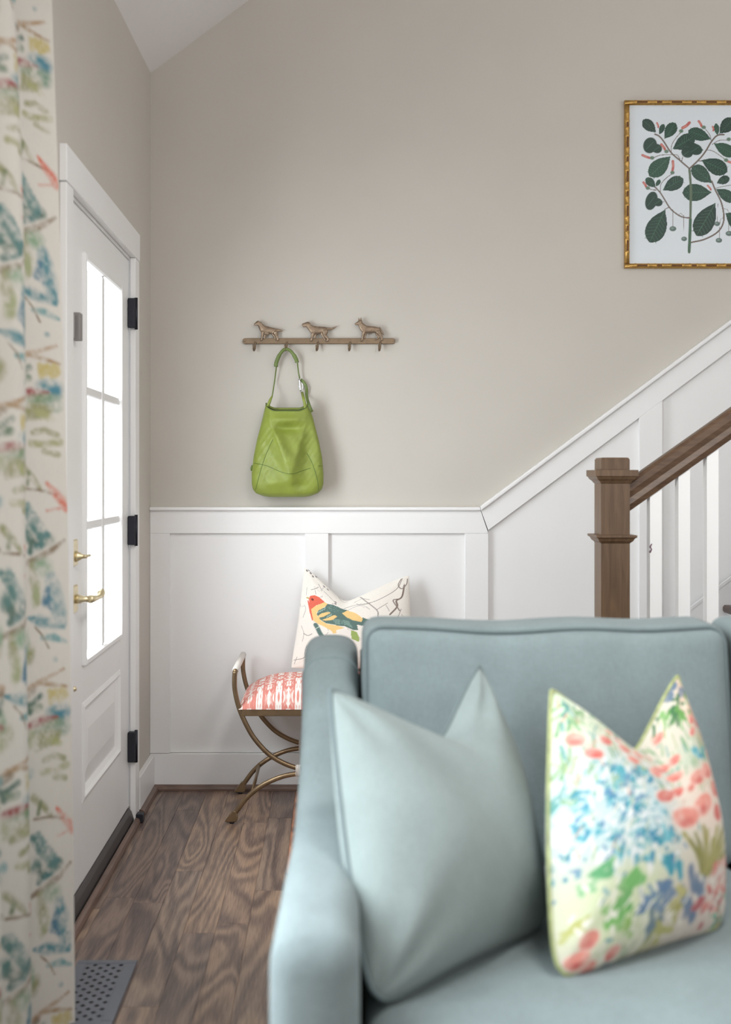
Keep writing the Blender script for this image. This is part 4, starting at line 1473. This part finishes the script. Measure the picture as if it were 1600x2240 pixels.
def bag_pt(th, v, off=0.0):
    """th: 0 = right, -pi/2 = front (camera side); v: 0 bottom .. 1 rim"""
    py = 1085 + (898 - 1085) * v
    a = float(np.interp(-py, [-q for q in vz], hwid)) * gs
    c = gx(float(np.interp(-py, [-q for q in vz], cen)))
    d = float(np.interp(-py, [-q for q in vz], dep))
    e = .78
    cs, sn_ = math.cos(th), math.sin(th)
    x_ = c + (a + off) * math.copysign(abs(cs) ** e, cs)
    y_ = YG + (d + off) * math.copysign(abs(sn_) ** e, sn_)
    z_ = gz(py)
    px = CX + x_ / gs
    fr = max(0.0, -sn_)
    # slack front: a crease ridge running from upper left down to the middle of the base band
    t = min(max((1040 - py) / 115.0, 0), 1)
    ridge = 638 - 46 * t ** 1.25
    ridge2 = 640 + 30 * t ** 1.1
    band = math.exp(-((py - 985) / 62.0) ** 2)
    dl, dr = px - ridge, px - ridge2
    y_ -= fr * band * (.040 * math.exp(-abs(dl) / 17.0) + .016 * math.exp(-(abs(dr) / 12.0) ** 1.3))
    y_ += fr * band * .026 * math.exp(-((px - 674) / 20.0) ** 2)
    y_ += fr * .018 * math.exp(-((py - 938) / 9.0) ** 2) * math.exp(-((px - 628) / 30) ** 2)
    y_ -= fr * .012 * math.exp(-((py - 918) / 10.0) ** 2) * math.exp(-((px - 630) / 34) ** 2)
    y_ += fr * .012 * math.exp(-((py - 1062) / 10.0) ** 2) * math.exp(-((px - 655) / 18) ** 2)
    y_ -= fr * .010 * math.exp(-((py - 1056) / 12.0) ** 2) * math.exp(-((px - 600) / 22) ** 2)
    y_ += .0014 * math.sin(x_ * 130 + z_ * 70) * fr * math.sin(math.pi * min(1, v * 1.05))
    y_ += .0010 * math.sin(x_ * 260 - z_ * 190 + 1) * fr * v * (1 - v) * 4
    # rim rises to the strap corners
    if v > .7:
        w = ((v - .7) / .3) ** 2
        z_ += w * (.046 * max(0, abs(cs) - .45) ** 1.5 - .004 * fr)
        if sn_ > 0:
            z_ += w * .012
        x_ -= w * .010 * (1 if cs > 0 else -1) * max(0, abs(cs) - .6)
    return Vector((x_, y_, z_))


nth, nv = 120, 80
V, fs = [], []
for j in range(nv):
    v = j / (nv - 1)
    for i in range(nth):
        V.append(bag_pt(2 * math.pi * i / nth, v))
for j in range(nv - 1):
    for i in range(nth):
        k = (i + 1) % nth
        fs.append((j * nth + i, j * nth + k, (j + 1) * nth + k, (j + 1) * nth + i))
b0 = len(V)
for s_ in (.75, .4):
    for i in range(nth):
        p = bag_pt(2 * math.pi * i / nth, 0)
        V.append(Vector((gx(628) + (p.x - gx(628)) * s_, YG + (p.y - YG) * s_, p.z - .004)))
for i in range(nth):
    k = (i + 1) % nth
    fs.append((k, i, b0 + i, b0 + k))
    fs.append((b0 + k, b0 + i, b0 + nth + i, b0 + nth + k))
fs.append(tuple(b0 + nth + i for i in range(nth))[::-1])
body = pyd('bag_body', V, fs, M_LEATH, bag, smooth=True)
sd = body.modifiers.new('leather', 'SOLIDIFY')
sd.thickness = .0028
sd.offset = -1
# lining
V, fs = [], []
for j in range(30):
    for i in range(60):
        p = bag_pt(2 * math.pi * i / 60, .35 + .635 * j / 29, -.0045)
        V.append(p)
for j in range(29):
    for i in range(60):
        k = (i + 1) % 60
        fs.append((j * 60 + k, j * 60 + i, (j + 1) * 60 + i, (j + 1) * 60 + k))
pyd('lining', V, fs, M_LINING, bag, smooth=True)


def on_front(px, py, off=.0006):
    v = (1085 - py) / (1085 - 898.0)
    lo, hi = -math.pi, 0.0
    for _ in range(40):
        m = (lo + hi) / 2
        if CX + bag_pt(m, v).x / gs < px: lo = m
        else: hi = m
    p = bag_pt((lo + hi) / 2, v)
    return p + Vector((0, -off, 0))


for line in ([(599, 962), (588, 985), (578, 1010), (569, 1040), (563, 1062), (560, 1072)], [(672, 992), (682, 1010), (691, 1035), (696, 1058), (697, 1074)], [(556, 1013), (572, 1016), (590, 1021), (610, 1030), (630, 1036), (645, 1036), (662, 1030), (680, 1024)], [(696, 1019), (706, 1020)]):
    q = catmull(line, 40)
    tube('seam', [on_front(*p) for p in q], .0009, M_SEAM, bag, 5)
tube('rim_binding', [bag_pt(2 * math.pi * i / 90, 1.0) for i in range(90)], .0016, M_LEATHD, bag, 6, closed=True)
tube('side_tab', [Vector((gx(553), YG - .004, gz(1018))), Vector((gx(550), YG - .004, gz(1024))), Vector((gx(551), YG - .004, gz(1030)))], .004, M_LEATHD, bag, 8)
YK = YH - .021
g3 = lambda px, py, y: Vector(((px - CX) * y / F, y, EYE - (py - CY) * y / F))
tube('handle_grip', catmull([g3(604, 802, YK + .004), g3(605, 793, YK + .004), g3(611, 778, YK), g3(619, 767, YK - .002), g3(627, 763.5, YK - .003), g3(636, 768, YK - .002), g3(644, 778, YK), g3(649, 788, YK + .004), g3(650, 793, YK + .004)], 32), [.0088] + [.0082] * 8 + [.0066] * 14 + [.0082] * 8 + [.0088], M_LEATHD, bag, 12)
tube('strap', [g3(605, 802, YK + .004), g3(601, 835, YK + .015), g3(595.5, 868, YG)], .0026, M_LEATHD, bag, 8)
tl = bag_pt(math.pi, .99)
tube('strap_tab', catmull([g3(596, 866, YG), g3(592, 874, YG - .01), g3(587, 886, YG - .012), tl + Vector((.004, -.004, -.012))], 14), [.003, .0035, .004, .0045, .005, .0055, .006, .006, .006, .006, .0055, .005, .0045, .004], M_LEATH, bag, 8)
tube('strap', catmull([g3(651, 794, YK + .004), g3(653, 812, YK + .008), g3(656, 828, YK + .012)], 10), .0048, M_LEATHD, bag, 8, flat=.6)
tube('buckle', catmull([g3(655, 829, YK + .006), g3(656.5, 842, YK + .006), g3(658, 856, YK + .006)], 8), .0034, M_CHROME, bag, 8)
tube('buckle_ring', [g3(659 + 4 * math.cos(a), 846 + 9 * math.sin(a), YK + .012) for a in np.linspace(0, 2 * math.pi, 17)[:-1]], .0012, M_CHROME, bag, 6, closed=True)
tr_ = bag_pt(0, .99)
tube('strap_end', catmull([g3(658, 830, YK + .014), g3(666, 838, YK + .014), g3(671, 850, YK + .015), g3(671, 866, YK + .02), g3(676, 884, YG - .008), g3(683, 901, YG - .006)], 18), .0062, M_LEATHD, bag, 8, flat=.35, up=(0, -1, 0))
tube('strap_tab', catmull([g3(661, 858, YK + .012), g3(664, 870, YG - .012), g3(667, 884, YG - .02), tr_ + Vector((-.010, -.012, -.02))], 12), .0058, M_LEATH, bag, 8, flat=.4, up=(0, -1, 0))

# ================================================================== PICTURE
YFm = WB - .026
fk = YFm / F
fx = lambda c: (1330 + c / 5.0926 - CX) * fk
fz = lambda c: EYE - (180 + c / 5.0926 - CY) * fk
pic = empty('framed_picture', (1.48, WB, 1.9), 'botanical leaf print in gold bamboo-style frame above the stairs', 'picture')
X0, X1, Z0, Z1 = fx(196), fx(196) + .545, fz(2068), fz(187)
BW = .0215
RAILS = (('H', X0, X1, Z1 - BW / 2), ('H', X0, X1, Z0 + BW / 2), ('V', Z0 + BW, Z1 - BW, X0 + BW / 2), ('V', Z0 + BW, Z1 - BW, X1 - BW / 2))
for kind, a0, a1, c in RAILS:
    n = 64
    P, R = [], []
    nodes = []
    q, i = a0 + .045, 0
    while q < a1 - .01:
        nodes.append(q)
        q += (.052, .030, .030, .030)[i % 4]
        i += 1
    ts = sorted(set([a0, a1] + [t + d for t in nodes for d in (-.0035, -.0015, 0, .0015, .0035) if a0 < t + d < a1]))
    for t in ts:
        r = BW / 2 * (1.0 if any(abs(t - nn) < .0018 for nn in nodes) else .90)
        P.append((t, YFm + .012, c) if kind == 'H' else (c, YFm + .012, t))
        R.append(r)
    rail = tube('frame_rail', P, R, M_GOLD, pic, 12)
    back = .0012
    if kind == 'H':
        box('frame_back', a0 + .001, a1 - .001, YFm + .012, WB - .0006, c - BW * .45, c + BW * .45, M_GOLD, rail)
    else:
        box('frame_back', c - BW * .45, c + BW * .45, YFm + .012, WB - .0006, a0 + .0005, a1 - .0005, M_GOLD, rail)
    lip = .004
    for k in range(len(nodes) - 1):
        if k % 2 == 0:
            s0, s1 = nodes[k] + .005, nodes[k + 1] - .005
            zz_ = BW * .17
            y0, y1 = YFm + .012 - BW / 2 * .915, YFm + .012
            if kind == 'H':
                box('inlay', s0, s1, y0, y1, c - zz_, c + zz_, M_GOLDD, rail)
            else:
                box('inlay', c - zz_, c + zz_, y0, y1, s0, s1, M_GOLDD, rail)


def art_print(A):
    G = [(32, 64, 52), (36, 72, 56), (30, 58, 48), (44, 82, 62)]
    VE = (74, 112, 88)
    ST = (118, 98, 88)
    r = np.random.default_rng(8)

    def L(b, t, w, c=None, curve=0):
        A.leaf(b, t, w, c or G[r.integers(4)], VE, curve)

    def S(pts, w, c=ST, op=1):
        A.stroke(catmull(pts, len(pts) * 5), w, c, .3, op)
    for pts, w in (([(830, 870), (790, 800), (720, 795), (600, 800), (520, 830)], 7), ([(720, 760), (730, 680), (780, 600), (835, 540)], 7), ([(600, 1210), (605, 1130), (660, 1060), (730, 1010)], 7), ([(555, 1190), (500, 1185), (455, 1160)], 7), ([(1170, 640), (1150, 570), (1090, 490)], 7), ([(1120, 740), (1200, 760), (1330, 850)], 7), ([(1180, 680), (1260, 635), (1370, 630)], 7), ([(1215, 1170), (1300, 1150), (1420, 1130)], 6), ([(1030, 865), (1060, 865)], 8), ([(640, 1320), (600, 1325)], 8), ([(690, 1385), (650, 1405)], 9), ([(840, 860), (850, 820)], 8), ([(740, 1410), (740, 1600)], 4), ([(855, 1480), (830, 1450), (810, 1465)], 5), ([(862, 1470), (864, 1715)], 4), ([(1242, 1340), (1238, 1550)], 4), ([(1310, 1400), (1350, 1410), (1366, 1470), (1366, 1660)], 5), ([(1300, 1500), (1270, 1530), (1262, 1640), (1260, 1740)], 4)):
        S(pts, w)
    for b, t, w in (((550, 545), (405, 405), 120), ((645, 615), (770, 440), 128), ((590, 570), (638, 452), 62), ((712, 815), (478, 1035), 180), ((740, 730), (985, 590), 165), ((1165, 620), (912, 525), 140), ((1080, 745), (850, 700), 130), ((1240, 580), (1222, 445), 60), ((1262, 558), (1420, 390), 150), ((1200, 670), (1440, 800), 140), ((1062, 855), (1350, 985), 180), ((1175, 1110), (955, 925), 165), ((1230, 1112), (1372, 1050), 95), ((1225, 1180), (1440, 1310), 130), ((545, 1160), (440, 1055), 92), ((550, 1150), (596, 1075), 48), ((630, 1190), (855, 1060), 150), ((652, 1410), (480, 1775), 225), ((1215, 1335), (1005, 1700), 225), ((1170, 1215), (848, 1218), 195)):
        L(b, t, w)
    for x, y, rx, ry in ((485, 690, 76, 90), (560, 725, 60, 52), (500, 1310, 66, 106), (570, 1325, 56, 46), (900, 770, 66, 58), (990, 735, 80, 62)):
        A.ell(x, y, rx, ry, G[0], .3, .08)
        A.stroke([(x - rx * .6, y + ry * .5), (x + rx * .6, y - ry * .5)], 6, VE, .4, .6)
    # the half of the sheet beyond the photograph's edge
    for b, t, w in (((1420, 560), (1560, 470), 110), ((1400, 900), (1600, 800), 140), ((1420, 1150), (1600, 1060), 130), ((1330, 1450), (1560, 1600), 200), ((1440, 1330), (1600, 1360), 110)):
        L(b, t, w)
    S([(922, 1885), (930, 1700), (936, 1500), (940, 1300), (940, 1150), (925, 950)], 27, (104, 116, 92))
    S([(922, 1870), (930, 1700), (936, 1520)], 33, (70, 104, 78))
    for pts, w in (([(925, 950), (830, 868), (720, 770), (640, 650), (590, 590), (540, 565)], 17), ([(925, 950), (1040, 840), (1110, 750), (1170, 650), (1235, 580), (1310, 570)], 17), ([(930, 1502), (830, 1485), (720, 1405), (650, 1300), (600, 1220), (545, 1160)], 15), ([(945, 1775), (1100, 1738), (1250, 1650), (1310, 1520), (1285, 1340), (1215, 1190), (1175, 1090)], 17)):
        S(pts, w)
    for x, y, rx, ry in ((740, 1622, 38, 28), (866, 1735, 32, 25), (1235, 1567, 32, 25), (1255, 1752, 36, 27), (1370, 1675, 40, 28)):
        A.ell(x, y, rx, ry, (96, 112, 106), 0, .15)
        A.ell(x - 6, y - 5, rx * .5, ry * .4, (150, 166, 158), 0, .8, .7)
    for a, b, w in (((848, 495), (925, 437), 32), ((1030, 420), (1062, 478), 26), ((562, 440), (577, 488), 20), ((400, 800), (480, 830), 26), ((740, 868), (735, 975), 28), ((412, 1105), (440, 1150), 26), ((612, 680), (652, 735), 28), ((1130, 1140), (1165, 1185), 20), ((1345, 865), (1420, 890), 24), ((1185, 480), (1192, 525), 20)):
        m = ((a[0] + b[0]) / 2 + 6, (a[1] + b[1]) / 2 + 4)
        S([a, m, b], w, (206, 104, 96))
        S([a, m], w * .4, (228, 150, 134))
    for x, y in ((833, 530), (1085, 488), (508, 830), (735, 995), (460, 1167), (668, 758), (1335, 855), (1365, 622)):
        A.ell(x, y, 24, 20, (112, 134, 112), 0, .3)


nx, nz = 230, 320
Xp = np.linspace(X0 + BW * .8, X1 - BW * .8, nx)
Zp = np.linspace(Z0 + BW * .8, Z1 - BW * .8, nz)
GX, GZ = np.meshgrid(Xp, Zp, indexing='ij')
A = Print(((GX / fk + CX - 1330) * 5.0926).ravel(), (((EYE - GZ) / fk + CY - 180) * 5.0926).ravel(), (240, 240, 245))
art_print(A)
me = np_mesh('print', np.stack([GX.ravel(), np.full(GX.size, YFm + .016), GZ.ravel()], 1), grid_faces(nx, nz))
set_cols(me, A.C)
link('print', me, M_PAPER, pic)
box('backing_board', X0 + BW, X1 - BW, YFm + .018, WB - .0006, Z0 + BW, Z1 - BW, M_WRAP, pic)
box('picture_glass', X0 + BW * .75, X1 - BW * .75, YFm + .0105, YFm + .0125, Z0 + BW * .75, Z1 - BW * .75, mat_glass('matt_picture_glass', .012), pic)

# ================================================================== FLOOR REGISTER
reg = empty('floor_register', (-.59, 2.84, 0), 'grey metal floor register with diamond grille by the curtain', 'floor vent')
RX0, RX1, RY0, RY1 = -.672, -.515, 2.655, 3.018
gx0, gx1, gy0, gy1 = RX0 + .026, RX1 - .030, RY0 + .026, RY1 - .020
T_ = .006
for a in ((RX0, RX1, RY0, gy0), (RX0, RX1, gy1, RY1), (RX0, gx0, gy0, gy1), (gx1, RX1, gy0, gy1)):
    box('register_frame', a[0], a[1], a[2], a[3], .0006, T_, M_VENT, reg, bev=.0012)
box('damper', gx0 + .0005, gx1 - .0005, gy0 + .0005, gy1 - .0005, .0006, .0012, M_PAN, reg)
V, fs = [], []
nxh, nyh = 6, 18
dx, dy = (gx1 - gx0) / nxh, (gy1 - gy0) / nyh
for i in range(nxh):
    for j in range(nyh):
        cx_, cy_ = gx0 + (i + .5) * dx, gy0 + (j + .5) * dy
        b = len(V)
        hx_, hy_ = dx / 2, dy / 2
        open_ = (i + j) % 2 == 0
        o_ = [(cx_ - hx_, cy_ - hy_), (cx_ + hx_, cy_ - hy_), (cx_ + hx_, cy_ + hy_), (cx_ - hx_, cy_ + hy_)]
        V += [(p[0], p[1], .0046) for p in o_]
        if open_:
            s_ = .86
            V += [(cx_, cy_ - hy_ * s_, .0046), (cx_ + hx_ * s_, cy_, .0046), (cx_, cy_ + hy_ * s_, .0046), (cx_ - hx_ * s_, cy_, .0046)]
            for k in range(4):
                l = (k + 1) % 4
                fs.append((b + k, b + l, b + 4 + k))
                fs.append((b + l, b + 4 + l, b + 4 + k))
        else:
            fs.append((b, b + 1, b + 2, b + 3))
bm = bmesh.new()
bv = [bm.verts.new(p) for p in V]
for f in fs:
    bm.faces.new([bv[q] for q in f])
bmesh.ops.remove_doubles(bm, verts=bm.verts, dist=1e-5)
me = bpy.data.meshes.new('grille')
bm.to_mesh(me); bm.free()
gr = link('grille', me, M_VENT, reg)
sd = gr.modifiers.new('sheet', 'SOLIDIFY')
sd.thickness = .0016

# ================================================================== CURTAIN
cur = empty('curtain', (-.69, 2.5, 0), 'cream linen curtain printed with teal birds and branches', 'curtain')
TOPZ = 2.62
plan = [(-.618, 2.662), (-.644, 2.640), (-.680, 2.600), (-.705, 2.545), (-.700, 2.485), (-.668, 2.435), (-.645, 2.405), (-.650, 2.368), (-.690, 2.330), (-.708, 2.285), (-.684, 2.230), (-.650, 2.190), (-.646, 2.155), (-.680, 2.115), (-.705, 2.075), (-.684, 2.02), (-.646, 1.985), (-.650, 1.95)]
NS, NZ = 250, 640
pl = catmull(plan, 600)
seg = np.concatenate([[0], np.cumsum(np.hypot(*(np.diff(pl, axis=0).T)))])
S_ = np.linspace(0, seg[-1], NS)
plx, ply = np.interp(S_, seg, pl[:, 0]), np.interp(S_, seg, pl[:, 1])
Zc = np.linspace(.012, TOPZ, NZ)
SS, ZZ = np.meshgrid(S_, Zc, indexing='ij')
edge = -.600 - .0085 * ZZ - .0058 * ZZ ** 2
dxe = edge + .618
wob = .004 * np.sin(ZZ * 2.1 + SS * 14) + .003 * np.sin(ZZ * 4.3 - SS * 23 + 1)
wob *= np.minimum(1, SS / .04)
Xc = np.minimum(plx[:, None] + dxe * np.clip(1 - SS * .8, .35, 1) + wob, -.5)
Xc = np.maximum(Xc, XL + .008)
Yc = ply[:, None] + .004 * np.sin(ZZ * 1.7 + SS * 9)


def art_curtain(A):
    K, P_ = .00140, 718 * 2.61 / F
    to = lambda x, y: (((147 + (y - 1120) * .0165) - x) * K, EYE - (y - CY) * 2.61 / F)
    TE, BL_, GR, OL, DG, BR_, CO, CR, YE, TA = (104, 148, 158), (84, 128, 152), (150, 176, 150), (160, 160, 124), (100, 124, 114), (150, 134, 116), (214, 122, 102), (164, 94, 94), (200, 186, 130), (182, 152, 122)
    els = []
    st_ = lambda pts, w, c: els.append(('s', pts, w, c))
    el = lambda x, y, rx, ry, c, rot=0: els.append(('e', x, y, rx, ry, c, rot))
    st_([(60, 1234), (95, 1222), (120, 1205), (141, 1184)], [7, 10, 8, 4], BR_)
    st_([(75, 1175), (95, 1190), (116, 1180)], 14, DG); st_([(78, 1205), (100, 1195), (112, 1172)], 9, (84, 130, 132)); st_([(72, 1160), (82, 1185), (80, 1206)], 8, DG)
    st_([(82, 1235), (84, 1265), (92, 1318)], [10, 14, 8], OL); el(103, 1240, 14, 16, GR, .4); el(90, 1300, 8, 22, (170, 178, 140), .2)
    st_([(118, 1265), (122, 1300), (132, 1345), (140, 1370)], [14, 22, 18, 8], TE); st_([(112, 1290), (108, 1318), (118, 1335)], [8, 12, 4], BL_)
    st_([(71, 1349), (95, 1358), (122, 1368), (140, 1378)], [5, 14, 12, 5], TE); st_([(100, 1396), (122, 1398), (144, 1410)], [6, 10, 5], (120, 165, 168)); el(124, 1447, 4, 5, TE)
    st_([(85, 1370), (100, 1390), (112, 1420)], 3, BR_)
    el(73, 1428, 9, 18, OL, .2); el(66, 1400, 6, 20, GR)
    st_([(64, 1504), (88, 1494), (112, 1484), (140, 1470)], [9, 8, 6, 4], TA); st_([(88, 1494), (115, 1500), (146, 1510)], [5, 6, 4], (176, 150, 120)); st_([(66, 1515), (80, 1506)], 10, BR_)
    for k in range(6):
        st_([(112 + k * 6, 1515 + (k % 2) * 4), (114 + k * 6, 1540 - (k % 3) * 5)], 7, YE)
    st_([(66, 1538), (80, 1532), (94, 1522)], 8, DG); st_([(70, 1548), (92, 1546)], 10, (120, 140, 120)); st_([(64, 1530), (72, 1555)], 6, DG)
    el(128, 1562, 18, 13, TE); el(138, 1572, 10, 14, (84, 140, 160)); st_([(68, 1581), (98, 1577), (126, 1575)], [9, 12, 5], CR); el(112, 1590, 26, 10, (136, 156, 126), -.15); el(136, 1600, 12, 14, (130, 158, 140))
    for k in range(5):
        st_([(94 + k * 9, 1606 + k), (86 + k * 9, 1634 - k * 2)], 9, OL)
    el(72, 1610, 10, 16, (166, 172, 134)); el(118, 1625, 14, 8, (176, 178, 130), .4)
    st_([(100, 1664), (120, 1658), (140, 1668)], 8, OL); st_([(96, 1688), (120, 1690), (146, 1684)], 9, (172, 172, 134)); st_([(120, 1704), (142, 1712)], 8, OL); el(72, 1684, 6, 10, (130, 168, 172))
    st_([(78, 1738), (98, 1762), (112, 1786)], [10, 9, 6], OL); st_([(80, 1786), (110, 1790), (140, 1800)], 4, BR_); st_([(92, 1752), (88, 1776)], 6, (130, 140, 110))
    st_([(124, 1775), (136, 1795), (148, 1812), (156, 1832)], [5, 10, 11, 9], CO); st_([(124, 1836), (150, 1830)], 4, (214, 170, 160))
    for k in range(7):
        st_([(76 + k * 6, 1828 + k * 11), (88 + k * 6, 1822 + k * 11)], 9, (104, 142, 142))
    st_([(76, 1822), (92, 1860), (118, 1906)], 8, (104, 138, 134)); el(84, 1880, 10, 16, (104, 140, 136), .4)
    rects = []

    def put(fn, k, tint=1.0):
        dz = k * P_
        for e_ in els:
            if e_[0] == 's':
                pts = [fn(*to(*p)) for p in e_[1]]
                pts = [(a, b + dz) for a, b in pts]
                w = e_[2]
                w = [q * .0018 for q in w] if hasattr(w, '__len__') else w * .0018
                w = np.interp(np.linspace(0, 1, len(pts)), np.linspace(0, 1, len(w)), w) if hasattr(w, '__len__') else w
                A.stroke(pts, w, e_[3], .9, .95)
            else:
                _, x, y, rx, ry, c, rot = e_
                a, b = fn(*to(x, y))
                A.ell(a, b + dz, rx * .0017, ry * .00125, c, rot, .8, .9)
    for k in range(-3, 5):
        put(lambda s, z: (s, z), k)
        put(lambda s, z: (.155 + s * .95, z + .21), k)
        put(lambda s, z: (.275 + s, z - .13), k)
        put(lambda s, z: (.52 - s, z + .05), k)
        put(lambda s, z: (.50 + s, z + .33), k)
        put(lambda s, z: (.62 + s, z - .25), k)


A = Print(SS.ravel(), ZZ.ravel(), (220, 216, 209))
A.wash(60, .3, 1.0)
art_curtain(A)
me = np_mesh('curtain_panel', np.stack([Xc.ravel(), Yc.ravel(), ZZ.ravel()], 1), grid_faces(NS, NZ))
set_cols(me, A.C)
link('curtain_panel', me, M_CURT, cur, smooth=True)
tube('curtain_rod', [(-.68, .60, 2.655), (-.68, 2.78, 2.655)], .014, M_BENCH, cur, 12)
lathe('finial', [(.014, 0), (.024, .012), (.028, .028), (.02, .046), (.006, .054)], (-.68, 2.78, 2.655), M_BENCH, cur, 14, 'Y')
tube('bracket', [(XL + .0006, 2.72, 2.655), (-.68, 2.72, 2.655)], .008, M_BENCH, cur, 10)
for k, yy in enumerate(np.linspace(1.98, 2.64, 8)):
    tube('curtain_ring', [(-.68 + .024 * math.cos(a), yy, 2.648 + .026 * math.sin(a)) for a in np.linspace(0, 2 * math.pi, 17)[:-1]], .003, M_BENCH, cur, 6, closed=True)

# ================================================================== ADDED PENDANT (out of view, made up to house the overhead fill light)
added_pend = empty('added_pendant_lamp', (.75, 1.75, 2.70), 'added white drum fixture out of view, housing the overhead fill light', 'pendant lamp')
V, fs = [], []
for rr, zz_ in ((.27, 2.72), (.27, 2.98), (.262, 2.98), (.262, 2.72)):
    for k in range(40):
        a = 2 * math.pi * k / 40
        V.append((.75 + rr * math.cos(a), 1.75 + rr * math.sin(a), zz_))
for i in range(4):
    j = (i + 1) % 4
    for k in range(40):
        l = (k + 1) % 40
        fs.append((i * 40 + k, i * 40 + l, j * 40 + l, j * 40 + k))
pyd('added_lamp_shade', V, fs, M_WRAP, added_pend, smooth=False)
zt = ceil_z(.75, 1.75)
tube('added_cord', [(.75, 1.75, 2.99), (.75, 1.75, zt - .02)], .004, M_BLACK, added_pend, 8)
lathe('added_lamp_canopy', [(.05, zt - .04), (.06, zt - .02), (.06, zt + .02)], (.75, 1.75, 0), M_WRAP, added_pend, 16)
lathe('spider', [(.012, 2.96), (.012, 3.0)], (.75, 1.75, 0), M_BRASS, added_pend, 10)
for k in range(3):
    a = 2 * math.pi * k / 3
    tube('spider_arm', [(.75, 1.75, 2.965), (.75 + .263 * math.cos(a), 1.75 + .263 * math.sin(a), 2.965)], .003, M_BRASS, added_pend, 6)
